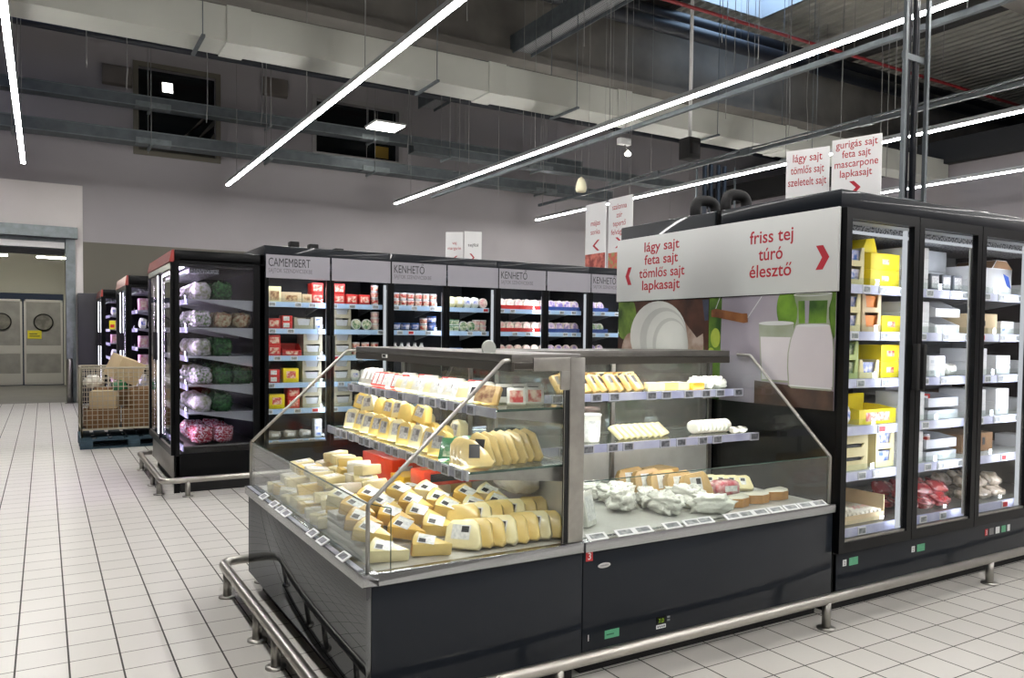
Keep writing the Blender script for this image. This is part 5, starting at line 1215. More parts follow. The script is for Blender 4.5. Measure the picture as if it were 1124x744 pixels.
for d_, s_, kd, n_ in ((1, 1, 'grey_wide', 1), (1, 2, 'grey_wide', 1), (1, 3, 'white_wide', 3), (1, 4, 'grey_wide', 1), (2, 0, 'grey_wide', 1), (2, 1, 'brown_wide', 1), (2, 2, 'grey_wide', 1), (2, 3, 'brown_wide', 1), (0, 1, 'yellow_box', 2), (0, 2, 'white_wide', 2)):
    for h_ in range(n_):
        lk = {'grey_wide': 'grey wide carton', 'white_wide': 'white flat carton', 'brown_wide': 'brown wide carton', 'yellow_box': 'yellow carton'}[kd]
        put(kd, (FX + 0.635 * d_ + 0.66, FY + 0.62, SHELF_Z[s_] + 0.0492 + (0.131, 0.063, 0.0955)[0 if n_ == 1 else (1 if kd == 'white_wide' else 2)] * h_), (0, 0, 0), '%s at the back%s, %s shelf, %s' % (lk, '' if n_ == 1 else ', ' + ORD[h_] + ' up', SHELFWORD[s_], FW[d_]), 'carton', 'goods in the dairy fridge')
fr(1, 1, [('white_flat', 1, 3, 'white flat carton', 'carton', .17, .0625), ('handle_tray', 1, 2, 'white tray with cut-out sides', 'tray', .26, .1005)])
fr(1, 2, [('white_flat', 1, 3, 'white flat carton', 'carton', .17, .0625), ('white_flat', 1, 2, 'second white flat carton', 'carton', .17, .0625), ('clear_bag', 1, 1, 'cloudy clear bag', 'bag', .13, 0)])
fr(1, 3, [('white_box', 1, 2, 'white carton', 'carton', .16, .0855), ('white_tray', 1, 2, 'grey-white open tray', 'tray', .32, .0755)])
put('red_white_carton', (FX + 0.635 + 0.50, FY + 0.28, SHELF_Z[3] + 0.05 + 0.084), (0, 0, 0.1), 'small red and white pack in the grey-white tray', 'pack', 'goods in the dairy fridge')
fr(1, 4, [('white_flat', 1, 3, 'white flat carton', 'carton', .13, .0625), ('white_tray', 1, 2, 'grey-white shallow tray', 'tray', .32, .0755)])
for i in range(2): put('redwhite_cup', (FX + 0.635 + 0.47 + 0.09 * i, FY + 0.26, SHELF_Z[4] + 0.05 + 0.084), (0, 0, 0.5), 'red and white yoghurt cup in the upper tray, %s along, second dairy door' % ORD[i], 'yoghurt cup', 'goods in the dairy fridge')
for h_ in range(2): put('white_box', (FX + 1.27 + 0.275, FY + 0.27, SHELF_Z[0] + 0.0492 + 0.0855 * h_), (0, 0, 0), ('lower', 'upper')[h_] + ' white carton beside the box with the blue mark, top shelf', 'carton', 'goods in the dairy fridge')
q = MB(); q.box(-0.17, 0.17, -0.13, 0.13, 0, 0.17, white_c); q.prism([(-0.07, 0.17), (0.17, 0.17), (0.10, 0.225), (-0.02, 0.225)], 'y', -0.13, 0.13, cardboard); p = MB(); p.add([(0.06, -0.131, 0.14), (0.13, -0.131, 0.12), (0.165, -0.131, 0.04), (0.11, -0.131, 0.06)], [(0, 1, 2, 3)], blue_c)
proto('blue_mark_box', 'open_carton', q, [('label', p)], 0.003)
put('blue_mark_box', (FX + 1.27 + 0.55, FY + 0.30, SHELF_Z[0] + 0.05), (0, 0, 0), 'big white carton with a brown open top and blue mark', 'carton', 'goods in the dairy fridge')
fr(2, 1, [('brown_box', 1, 1, 'light brown carton with a round hole', 'carton', .30, 0), ('white_box', 1, 1, 'white carton', 'carton', .16, 0)])
fr(2, 2, [('white_box', 1, 2, 'white carton', 'carton', .16, .0855), ('white_flat', 1, 2, 'grey-white flat carton', 'carton', .17, .0625)])
fr(2, 3, [('white_box', 2, 2, 'white carton', 'carton', .16, .0855)])
fr(2, 4, [('holed_carton', 1, 1, 'wide brown carton with two hand holes', 'carton', .40, 0)], 0.08)
for d_, kd, nm in ((1, 'meat_pack', 'dark red vacuum pack'), (2, 'green_pack', 'greenish vacuum pack')):
    for k in range(9):
        i, j = k % 3, k // 3
        put(kd, (FX + 0.635 * d_ + 0.28 + 0.172 * i, FY + 0.20 + 0.135 * j, 0.42), (0.45, 0, random.uniform(-0.15, 0.15)), '%s, %s along, %s from the front, bottom shelf, %s' % (nm, ORD[i], ORD[j], FW[d_]), 'vacuum pack', 'vacuum packs on the fridge bottom')
for d_, kd, nm in ((1, 'meat_pack', 'dark red vacuum pack'), (2, 'green_pack', 'greenish vacuum pack')):
    for k in range(6):
        i, j = k % 3, k // 3
        put(kd, (FX + 0.635 * d_ + 0.30 + 0.172 * i, FY + 0.24 + 0.135 * j, 0.485), (0.75, 0.1, random.uniform(-0.2, 0.2)), 'upper %s, %s along, %s from the front, %s' % (nm, ORD[i], ORD[j], FW[d_]), 'vacuum pack', 'vacuum packs on the fridge bottom')
for k in range(3): put('meat_pack', (FX + 1.27 + 0.28 + 0.172 * k, FY + 0.62, 0.42), (0.35, 0, 0.1 * k), 'dark red vacuum pack behind the greenish packs, %s along' % ORD[k], 'vacuum pack', 'vacuum packs on the fridge bottom')
for s_ in range(5):
    z = SHELF_Z[s_] + 0.0492
    put('white_box', (FX + 1.905 + 0.42, FY + 0.27, z), (0, 0, 0), 'white carton behind the fourth dairy door, %s shelf' % SHELFWORD[s_], 'carton', 'goods in the dairy fridge')

# ------------------------------------------------------------------ cheese on the first counter (front towards -x)
GW = 'cheese wedges in the island counter'
k_wedge('wedge_y', 'cheese_wedge', 0.175, 40, 0.06, cheese_y, True, rind); k_wedge('wedge_g', 'cheese_wedge', 0.17, 40, 0.06, cheese_g, True, rind); k_wedge('wedge_p', 'cheese_wedge', 0.17, 42, 0.058, cheese_p, True)
k_slice('fan_y', 'cheese_slab', 0.155, 0.12, 0.034, cheese_p, lab_white); k_slice('fan_plain', 'cheese_slab', 0.155, 0.118, 0.034, cheese_y, None); k_slice('fan_g', 'cheese_slab', 0.15, 0.10, 0.034, cheese_g, None)
k_slice('big_wedge', 'cheese_wedge', 0.13, 0.115, 0.05, cheese_y, lab_silver, skew=0.5, lsize=0.5, dk=lab_mid); k_slice('big_pale', 'cheese_wedge', 0.13, 0.115, 0.05, cheese_p, lab_silver, skew=0.5, lsize=0.5, dk=lab_mid); k_slice('big_plain', 'cheese_wedge', 0.125, 0.11, 0.045, cheese_y, None, skew=0.55)
def k_block(key, name, l, w, h, m, lm):
    q = MB(); q.box(-l / 2, l / 2, -w / 2, w / 2, 0, h, m); p = wlabel([(-l * 0.28, -w * 0.3, h), (l * 0.28, -w * 0.3, h), (l * 0.28, w * 0.3, h), (-l * 0.28, w * 0.3, h)], lm, lab_silver)
    return proto(key, name, q, [('label', p)], 0.007)
k_block('block_y', 'cheese_block', 0.125, 0.07, 0.05, cheese_y, lab_white); k_block('block_p', 'cheese_block', 0.12, 0.075, 0.05, cheese_p, lab_white); k_block('block_w', 'cheese_block', 0.12, 0.075, 0.048, cheese_w, lab_white)
DZ = 0.5975
R = random.Random(11)
# rows of lying wedges and fans of slabs near the end glass; rows run across the counter
def crow(y, xs, kinds, z0, rowname, tilt=0.0, rz0=0.5):
    for i, x in enumerate(xs):
        kd = kinds[i % len(kinds)]
        lk = {'wedge_y': 'yellow cheese wedge', 'wedge_g': 'golden cheese wedge', 'wedge_p': 'pale cheese wedge', 'block_y': 'yellow cheese block', 'block_p': 'pale cheese block', 'block_w': 'white cheese block'}[kd]
        E3 = (Matrix.Rotation(tilt, 3, 'X') @ Matrix.Rotation(R.uniform(-0.08, 0.08), 3, 'Y') @ Matrix.Rotation(rz0 + R.uniform(-0.15, 0.15), 3, 'Z')).to_euler()
        put(kd, (x, y + R.uniform(-0.006, 0.006), z0), E3, '%s, %s from the aisle glass, %s' % (lk, ORD[i], rowname), 'cheese', GW, scale=0.92)
def fan(y, x0, n, dx, kinds, z0, rowname, tilt=-0.5, labelled=True):
    for i in range(n):
        kd = kinds[i % len(kinds)]
        lk = {'fan_y': 'labelled cheese slab', 'fan_plain': 'plain cheese slab', 'fan_g': 'golden cheese slab'}[kd]
        M = Euler((0, 0, -0.80)).to_matrix() @ Euler((tilt, 0, 0)).to_matrix()
        e = M.to_euler()
        put(kd, (x0 + dx * i, y + R.uniform(-0.004, 0.004), z0 + R.uniform(0, 0.004)), e, '%s leaning in a fan, %s from the aisle glass, %s' % (lk, ORD[i], rowname), 'cheese', GW)
# front row by the end glass
crow(2.785, [1.115, 1.29], ['wedge_p', 'wedge_y'], DZ, 'first row by the end glass', 0.30, 2.6)
fan(2.775, 1.43, 8, 0.0565, ['fan_y', 'fan_plain', 'fan_plain'], DZ, 'first row by the end glass')
# a second tier on a raised step behind
q = MB(); q.box(CX + 0.06, CX + 0.89, 2.86, 3.30, DZ + 0.0005, 0.630, liner_st)
for k in range(3): q.box(CX + 0.06, CX + 0.89, 2.955 + 0.105 * k, 3.30, (0.630, 0.658, 0.679)[k], (0.658, 0.679, 0.699)[k], liner_st)
o = q.build('display_step', None, 0.002); tag(o, 'low stepped steel riser under the yellow wedges of the island counter', 'display riser')
crow(2.915, [1.10, 1.245, 1.39], ['wedge_y', 'wedge_g', 'wedge_y'], 0.631, 'second row', 0.42, 2.45)
fan(2.905, 1.50, 7, 0.0565, ['fan_plain', 'fan_y', 'fan_plain'], 0.631, 'second row')
crow(3.015, [1.10, 1.23, 1.36, 1.49, 1.62, 1.745], ['wedge_g', 'wedge_g', 'wedge_y', 'wedge_y', 'wedge_p', 'wedge_y'], 0.659, 'third row', 0.42, 2.35)
crow(3.12, [1.115, 1.245, 1.375, 1.505, 1.635, 1.755], ['wedge_g', 'wedge_y', 'wedge_g', 'wedge_y', 'wedge_g', 'wedge_p'], 0.680, 'fourth row', 0.42, 2.3)
crow(3.235, [1.10, 1.235, 1.37, 1.505], ['wedge_p', 'wedge_y', 'wedge_y', 'wedge_p', 'wedge_y', 'wedge_y'], 0.700, 'fifth row', 0.36, 2.3)
# cling-wrapped bag against the back
k_bag('cloudy_sack', 'plastic_sack', 0.16, 0.34, 0.22, film_clear, None, jit=0.16, seed=21, e=0.5, freq=4)
put('cloudy_sack', (1.835, 3.06, 0.752), (0, 0, 0), 'big cloudy plastic sack against the counter back, behind the slabs', 'plastic sack', None, scale=(0.75, 1, 0.62))
# printed boxes
k_carton('red_long_box', 'cheese_box', 0.30, 0.42, 0.13, orangered, lab_silver, (0.12, 0.4, 0.3, 0.7), 0.006, stripe=red_c); k_carton('yellow_long_box', 'cheese_box', 0.30, 0.17, 0.075, mat('box_yellow', (236, 186, 40), 0.35, coat=0.4, var=0.08, vscale=8), lab_brown, (0.2, 0.75, 0.2, 0.75), 0.005)
k_carton('orange_flat_box', 'cheese_box', 0.36, 0.14, 0.07, orangered, lab_dark, (0.1, 0.5, 0.25, 0.8), 0.005, stripe=lab_brown)
put('orange_flat_box', (1.69, 3.415, 0.75), (0, 0, 0.05), 'flat orange-red printed cheese box lying behind the wedges', 'box'); 
put('yellow_long_box', (1.72, 3.80, 0.655), (0, 0, 0.03), 'yellow cheese box beside the tall red box', 'box')
put('red_long_box', (1.74, 4.14, 0.655), (0, 0, 0.03), 'tall orange-red cheese box under the wedge shelf', 'box')
q = MB(); q.box(CX + 0.50, CX + 0.89, 3.30, 4.40, DZ + 0.0005, 0.654, liner_st); o = q.build('display_step', None, 0.002); tag(o, 'steel riser under the red and yellow boxes of the island counter', 'display riser')
# heap of pale blocks along the aisle glass, laid in courses
nb = 0
for course, (z0, xs, n, y0, dy) in enumerate(((DZ, (1.09, 1.225, 1.36), 9, 3.36, 0.118), (DZ + 0.052, (1.15, 1.29, 1.41), 8, 3.42, 0.118), (DZ + 0.104, (1.22, 1.36), 7, 3.56, 0.122), (DZ + 0.156, (1.38,), 5, 3.72, 0.125))):
    for j in range(n):
        for i, x in enumerate(xs):
            kd = ('block_p', 'block_y', 'block_w', 'block_p')[(i * 2 + j * 3 + course) % 4]
            if R.random() < (0.0, 0.06, 0.12, 0.15)[course]: continue
            lk = {'block_y': 'yellow cheese block', 'block_p': 'pale cheese block', 'block_w': 'white cheese block'}[kd]
            put(kd, (x + R.uniform(-0.006, 0.006), y0 + dy * j, z0), (R.uniform(-0.12, 0.16), R.uniform(-0.14, 0.14), R.choice((0.0, PI)) + R.uniform(-0.4, 0.4)), '%s, %s layer, %s row from the aisle, %s from the end glass' % (lk, ('bottom', 'second', 'third', 'top')[course], ORD[i], ORD[j]), 'cheese', GW)
for j in range(3):
    put(('wedge_y', 'wedge_p', 'wedge_y')[j], (1.57 + 0.12 * j, 3.575 + 0.01 * j, 0.655), (0, 0, 2.2), 'cheese wedge between the flat orange box and the yellow box, %s from the aisle' % ORD[j], 'cheese', GW)

# middle shelf of the first counter
S2 = 0.9255; S1 = 1.1655
W2 = 'middle island shelf'
for j in range(10):
    y = 3.07 + 0.126 * j
    put(('big_wedge', 'big_wedge', 'big_pale', 'big_wedge', 'big_pale')[j % 5], (CX + 0.495 + R.uniform(-0.006, 0.012), y, S2), Euler((-0.25 + R.uniform(-0.1, 0.05), 0, -PI / 2 + 0.25 + R.uniform(-0.2, 0.2))), 'labelled cheese wedge, front row, %s from the green packs, %s' % (ORD[j], W2), 'cheese', GW)
    if 1 < j: put(('big_plain', 'big_pale', 'big_plain')[j % 3], (CX + 0.62, y, S2), Euler((-0.2, 0, -PI / 2 + 0.25)), 'cheese wedge, second row, %s from the green packs, %s' % (ORD[j], W2), 'cheese', GW)
    if j >= 3: put(('big_wedge', 'big_plain', 'big_pale')[j % 3], (CX + 0.55 + R.uniform(-0.01, 0.03), y, S2 + 0.097), Euler((-0.3, R.uniform(-0.2, 0.2), -PI / 2 + 0.2 + R.uniform(-0.4, 0.4))), 'cheese wedge heaped on top, %s from the green packs, %s' % (ORD[j - 3], W2), 'cheese', GW, scale=0.84)
    if j % 3 == 0 and j > 2: put('big_pale', (CX + 0.76, y, S2), Euler((-0.2, 0, -PI / 2)), 'cheese wedge, third row, %s from the green packs, %s' % (ORD[j // 3 - 1], W2), 'cheese', GW)
k_slice('parm', 'hard_cheese_wedge', 0.14, 0.14, 0.018, cheese_h, None, skew=0.75); k_slice('parm_label', 'hard_cheese_wedge', 0.14, 0.14, 0.018, cheese_h, lab_dark, skew=0.75, lsize=0.32)
k_pack('green_film', 'cheese_pack', 0.13, 0.11, 0.026, film_g, lab_green, (0.15, 0.8, 0.1, 0.5)); k_pack('dark_film', 'cheese_pack', 0.11, 0.11, 0.028, film_dg, lab_dark)
for i in range(7):
    M = Euler((0, 0, -0.55)).to_matrix() @ Euler((0, 0.0, 0)).to_matrix() @ Euler((0, 0, 0)).to_matrix()
    put('parm_label' if i == 0 else 'parm', (CX + 0.535 + 0.042 * i, 2.80 + 0.006 * i + 0.006 * (i % 2), S2), (Matrix.Rotation(-1.0, 3, 'Z') @ Matrix.Rotation(-0.30, 3, 'X')).to_euler(), 'hard cheese wedge leaning in a fan, %s from the aisle glass, %s' % (ORD[i], W2), 'cheese', 'hard cheese fan')
for i in range(4):
    put('parm_label' if i == 0 else 'parm', (CX + 0.50, 2.76 + 0.03 * i, S2), (Matrix.Rotation(-0.5, 3, 'Z') @ Matrix.Rotation(-0.8, 3, 'X')).to_euler(), 'hard cheese wedge lying low beside the green packs, %s from the aisle glass' % ORD[i], 'cheese', 'hard cheese fan')
for i in range(3): put('green_film', (CX + 0.49 + 0.055 * i, 2.955 + 0.012 * i, S2), (Matrix.Rotation(-0.7, 3, 'Z') @ Matrix.Rotation(-0.75, 3, 'X')).to_euler(), 'green film cheese pack lying flat, %s from the aisle glass' % ORD[i], 'cheese', 'green packs')
for i in range(5): put('dark_film', (CX + 0.835, 2.915 + 0.045 * i, S2), (Matrix.Rotation(-0.1, 3, 'Z') @ Matrix.Rotation(-0.3, 3, 'X')).to_euler(), 'dark green cheese pack by the counter back, %s from the end glass' % ORD[i], 'cheese', 'dark green packs')
# top shelf of the first counter
W1 = 'top island shelf'
k_pack('red_pack', 'cheese_pack', 0.095, 0.085, 0.03, red_c, lab_white, (0.1, 0.62, 0.1, 0.9)); k_pack('white_pack_flat', 'cheese_pack', 0.10, 0.085, 0.026, film_w, lab_white); k_slice('pale_piece', 'cheese_piece', 0.10, 0.08, 0.035, cheese_w, lab_white, skew=0.4); k_slice('yellow_piece', 'cheese_piece', 0.10, 0.075, 0.035, cheese_p, None, skew=0.5)
k_slice('clear_piece', 'cheese_piece', 0.09, 0.11, 0.024, film_clear, lab_white, skew=0.2)
k_pack('brown_pack', 'cheese_pack', 0.075, 0.085, 0.026, cheese_t, lab_brown, (0.05, 0.7, 0.05, 0.95)); k_pack('red_tub', 'cheese_pack', 0.08, 0.075, 0.032, film_w, lab_red, (0.15, 0.85, 0.1, 0.8)); k_pack('dark_lab', 'cheese_pack', 0.075, 0.085, 0.026, film_w, lab_dark, (0.2, 0.8, 0.3, 0.8))
seq = ['brown_pack', 'brown_pack', 'dark_lab', 'yellow_piece', 'white_pack_flat', 'pale_piece', 'white_pack_flat', 'pale_piece', 'yellow_piece', 'white_pack_flat', 'pale_piece', 'yellow_piece', 'pale_piece', 'yellow_piece', 'red_pack', 'white_pack_flat', 'red_pack', 'red_pack', 'red_pack', 'clear_piece', 'clear_piece', 'clear_piece']
NM = {'brown_pack': 'brown labelled cheese pack', 'dark_lab': 'dark labelled cheese pack', 'yellow_piece': 'yellow cheese piece', 'white_pack_flat': 'white cheese pack', 'pale_piece': 'white cheese piece', 'red_pack': 'red and white cheese pack', 'clear_piece': 'clear wrapped cheese piece', 'red_tub': 'red printed cheese pack'}
def num(i): return ORD[i] if i < len(ORD) else str(i + 1) + 'th'
for i, kd in enumerate(seq):
    y = 2.86 + 0.0705 * i
    put(kd, (CX + 0.61, y, S1), (Matrix.Rotation(-PI / 2 + 0.55, 3, 'Z') @ Matrix.Rotation(-0.55, 3, 'X')).to_euler(), '%s, front row, %s from the end glass, %s' % (NM[kd], num(i), W1), 'cheese', 'packs on the top shelf')
    if i > 2:
        k2 = ('white_pack_flat', 'pale_piece', 'yellow_piece', 'red_pack')[(i * 3) % 4] if i < 17 else 'yellow_piece'
        put(k2, (CX + 0.725, y, S1), (Matrix.Rotation(-PI / 2 + 0.4, 3, 'Z') @ Matrix.Rotation(-0.3, 3, 'X')).to_euler(), '%s, second row, %s from the end glass, %s' % (NM[k2], num(i), W1), 'cheese', 'packs on the top shelf')
for i in range(2): put('red_tub', (CX + 0.705 + 0.09 * i, 2.80, S1), (Matrix.Rotation(-0.5, 3, 'Z') @ Matrix.Rotation(-0.4, 3, 'X')).to_euler(), 'red printed cheese pack by the end glass, %s from the aisle, %s' % (ORD[i], W1), 'cheese', 'packs on the top shelf')
for i in range(3): put('dark_lab', (CX + 0.72 + 0.075 * i, 2.93, S1), (Matrix.Rotation(-0.5, 3, 'Z') @ Matrix.Rotation(-0.3, 3, 'X')).to_euler(), 'dark labelled cheese pack behind the brown ones, %s from the aisle' % ORD[i], 'cheese', 'packs on the top shelf')

# ------------------------------------------------------------------ second counter
T1, T2 = 1.1655, 0.9255
yb1, yb2 = CY + 0.62, CY + 0.52
k_pack('tan_pack', 'cheese_pack', 0.095, 0.10, 0.028, cheese_t, lab_dark, (0.12, 0.6, 0.45, 0.9))
V1 = 'top shelf by poster'
k_pack('cream_small', 'cheese_pack', 0.095, 0.10, 0.028, cheese_p, lab_dark, (0.12, 0.6, 0.45, 0.9))
for i in range(10): put('tan_pack', (2.27 + 0.056 * i, yb1 + 0.02 + 0.004 * (i % 3), T1), (Matrix.Rotation(0.45 + 0.12 * (i % 3), 3, 'Z') @ Matrix.Rotation(-0.55 - 0.1 * (i % 2), 3, 'X')).to_euler(), 'tan cheese pack with a dark label, %s from the steel post, %s' % (ORD[i], V1), 'cheese', 'tan packs')
for i in range(8): put(('tan_pack', 'cream_small')[i % 3 == 1], (2.36 + 0.064 * i, yb1 + 0.135, T1), (Matrix.Rotation(0.35, 3, 'Z') @ Matrix.Rotation(-0.25, 3, 'X')).to_euler(), '%s cheese pack, back row, %s from the steel post, %s' % (('tan', 'cream')[i % 3 == 1], ORD[i], V1), 'cheese', 'tan packs')
for i in range(3): put('wedge_p' if i != 1 else 'wedge_y', (2.885 + 0.095 * i, yb1 + 0.035, T1), (0, 0, 2.7), 'low cheese wedge between tan packs and orange block, %s along' % ORD[i], 'cheese', 'low wedges', scale=(0.7, 0.8, 0.75))
k_block('block_o', 'cheese_block', 0.10, 0.07, 0.04, cheese_o, lab_white); put('block_o', (3.17, yb1 + 0.02, T1), (0, 0, 0.1), 'orange cheese block on the top shelf by the white bags', 'cheese')
k_bag('white_small_lump', 'wrapped_cheese', 0.10, 0.09, 0.085, film_w, None, jit=0.6, seed=52, e=0.7, freq=4.0)
for i in range(3): put('white_small_lump', (3.235 + 0.082 * i, yb1 + 0.07, T1), (0, 0, 0.9 * i), 'white wrapped cheese lump, %s from the orange block' % ORD[i], 'cheese', 'white wrapped lumps', scale=(0.95, 0.9, 0.85))
V2 = 'middle shelf by poster'
k_tub('tall_white_tub', 'tall_tub', 0.055, 0.14, film_w, tub_w, lab_white); put('tall_white_tub', (2.38, yb2 + 0.03, T2), (0, 0, 0), 'tall white tub on the middle shelf by the steel post', 'tub')
k_pack('cream_pack', 'cheese_pack', 0.13, 0.09, 0.022, cheese_p, lab_silver, (0.2, 0.7, 0.2, 0.8))
for i in range(8): put('cream_pack', (2.60 + 0.04 * i, yb2 + 0.03, T2), (Matrix.Rotation(0.55, 3, 'Z') @ Matrix.Rotation(-0.85, 3, 'X')).to_euler(), 'cream cheese pack leaning in a fan, %s from the tall tub, %s' % (ORD[i], V2), 'cheese', 'cream packs')
q = MB(); MR = Matrix.Translation((0, 0, 0.038)) @ Matrix.Rotation(PI / 2, 4, 'Y')
q.lathe([(0.03, -0.012), (0.038, -0.008), (0.038, 0.008), (0.03, 0.012)], film_w, 18, M=MR); p = MB(); p.lathe([(0.012, 0.0125), (0.018, 0.0125)], lab_dark, 16, M=MR); p.lathe([(0.024, 0.0125), (0.027, 0.0125)], lab_silver, 16, M=MR); proto('white_disc', 'wrapped_cheese_disc', q, [('label', p)])
for i in range(9): put('white_disc', (3.10 + 0.03 * i, yb2 + 0.04, T2), (0, -0.25, 0.35), 'white wrapped cheese disc, %s along the slanting line, %s' % (ORD[i], V2), 'cheese', 'white discs')
for i in range(2): put('clear_bag', (3.345 + 0.06 * i, yb2 - 0.02, T2), (0, 0, 0.3), 'crumpled clear bag beside the white discs, %s along' % ORD[i], 'bag', 'crumpled bags', scale=(0.4, 0.6, 0.45))
# deck of the second counter
k_wedge('tan_wedge', 'cheese_wedge', 0.22, 34, 0.10, cheese_t, False, cheese_p)
k_slice('brie_slice', 'cheese_slab', 0.16, 0.13, 0.045, cheese_t, lab_white, skew=0.25, lsize=0.4)
for i in range(5): put('brie_slice', (2.76 + 0.052 * i, CY + 0.66 - 0.07 * i, DZ + 0.001), (Matrix.Rotation(-0.15, 3, 'Z') @ Matrix.Rotation(-0.35, 3, 'X')).to_euler(), 'tan rinded cheese slab with a label, %s in the slanting line on the deck' % ORD[i], 'cheese', 'tan slabs', scale=1.12)
k_carton('tan_loaf', 'cheese_loaf', 0.2, 0.14, 0.13, cheese_t, lab_dark, (0.0, 0.2, 0.5, 0.9), 0.012); put('tan_loaf', (2.97, CY + 0.70, DZ + 0.001), (0, 0, 0.2), 'big tan cheese loaf in film behind the labelled slabs', 'cheese')
for k, (x, y, sx) in enumerate(((2.47, 3.36, 1.5), (2.56, 3.22, 1.5), (2.47, 3.06, 1.4), (2.64, 3.06, 1.6), (2.62, 2.91, 1.5), (2.80, 2.96, 1.5), (2.82, 2.80, 1.5))):
    if k < 3: k_bag('white_lump%d' % k, 'wrapped_cheese', 0.17, 0.12, 0.085, film_w, None, jit=0.75, seed=31 + k, e=0.8, nu=44, nv=26, freq=4.5)
    put('white_lump%d' % (k % 3), (x, y, DZ + 0.001), (0, 0, -0.5 + 0.5 * k), 'crumpled white wrapped cheese on the deck, %s from the steel post' % ORD[k], 'cheese', 'white wrapped cheeses', scale=(sx * 0.8, 1.0, 1.1 + 0.1 * (k % 3)))
k_bag('pink_pack_flat', 'cheese_pack', 0.2, 0.13, 0.07, pinkfilm, lab_white, jit=0.2, seed=33, e=0.5)
for i in range(2): put('pink_pack_flat', (3.06 + 0.15 * i, 3.12 - 0.03 * i, DZ + 0.001), (0, 0, -0.2), 'pink filmed cheese pack on the deck, %s from the tan slabs' % ORD[i], 'cheese', 'pink packs', scale=(0.8, 0.9, 1.25))
for i in range(5): put('fan_y', (3.17 + 0.05 * i, 3.25 - 0.035 * i, DZ + 0.001), (Matrix.Rotation(-0.7, 3, 'Z') @ Matrix.Rotation(-0.8, 3, 'X')).to_euler(), 'pale cheese slab leaning behind the pink packs, %s along' % ORD[i], 'cheese', 'pale slabs', scale=0.8)
k_wedge('grey_wheel', 'cheese_half_wheel', 0.12, 170, 0.055, cheese_w, False, rind)
for i in range(3): put('grey_wheel', (3.06 + 0.165 * i, 2.85 + 0.015 * i, DZ + 0.001), (0, 0, -1.4), 'cut half wheel with a brown rind by the front glass, %s from the pink packs' % ORD[i], 'cheese', 'half wheels', scale=0.88)
k_pack('white_card', 'cheese_pack', 0.10, 0.16, 0.03, film_w, lab_white); put('white_card', (2.125, 2.86, DZ + 0.001), (Matrix.Rotation(0.5, 3, 'Z') @ Matrix.Rotation(-0.2, 3, 'X')).to_euler(), 'white upright cheese pack on the deck by the steel post', 'cheese')
# rear counter, dimly seen through the panes
k_tub('green_pail', 'pail', 0.13, 0.30, mat('pail_green', (46, 116, 66), 0.4), lid_green, None, 22)
put('green_pail', (3.10, 3.81, 0.927), (0, 0, 0), 'green pail on the rear counter, seen through the back pane', 'pail', scale=(1, 1, 0.60))
for i in range(3): put('pinkpack_rear' if 'pinkpack_rear' in PROTO else 'pink_pack_flat', (2.45 + 0.2 * i, 3.86, 0.926), (0, 0, 0.1), 'pink pack on the rear counter, %s from the steel post' % ORD[i], 'cheese', 'rear packs', scale=(0.8, 0.9, 1.6))
# ------------------------------------------------------------------ further case blocks
def end_block(label, loc, W, D, led_col, group=None):
    return tall_case('refrigerated_case', label, loc, -PI / 2, W, 2, D=D, H=2.24, zg0=0.40, zg1=2.05, zfas=2.11, railm=rail_lil, ledm=led_pink, led_at=(1,), glass_end=(1,), red_fascia=True, tags=2, liner_m=liner_d, tagseed=5, steel_base=True)
end_block('second end-of-aisle glass-door case, behind the caged cardboard', (1.0, 13.75, 0), 1.65, 0.85, None)
end_block('farthest end-of-aisle glass-door case with pink packs, beside the grey cabinet', (0.94, 17.9, 0), 1.4, 0.85, None)
for y0, nm, far in ((12.1, 'second end case', 0), (16.5, 'farthest end case', 1)):
    for k in range(6):
        z = ([1.715, 1.455, 1.19, 0.925, 0.67] + [0.37])[k] + 0.0492
        for i in range(5):
            put(('pink_pack', 'white_bag', 'pink_pack')[(k + far) % 3], ((1.0 if not far else 0.94) + 0.2 + 0.125 * i, y0 + 0.13, z), (0, 0, 0.1), '%s in the %s, %s shelf, %s along' % (('pink and white pack', 'white bag', 'pink and white pack')[(k + far) % 3], nm, SHELFWORD[k], ORD[i]), 'pack', 'packs in the far end cases', scale=(1, 1, 1.25))
for k, y in enumerate((12.1, 16.5)):
    t = thing('case_row', ('dark case row running on behind the caged cardboard', 'dark case row near the back wall')[k], 'refrigerated case', (1.87, y, 0))
    q = MB(); q.box(0, 6, 0.0, 1.6, 0.1, 2.28, fascia); q.build('body', t, 0.01)
    q = MB(); q.box(0.02, 5.98, 0.04, 1.56, 0, 0.1, matblack); q.build('plinth', t)
q = MB(); q.box(-0.05, 0.05, -0.002, 0.002, 0, 0.16, yellow_st); p = MB(); p.box(-0.035, 0.035, -0.003, -0.0021, 0.03, 0.09, red_c); proto('offer_card', 'offer_sign', q, [('print', p)]); put('offer_card', (1.10, 16.485, 1.50), (0, 0, 0), 'yellow and red offer sign on the farthest end case', 'sign', rest=False)
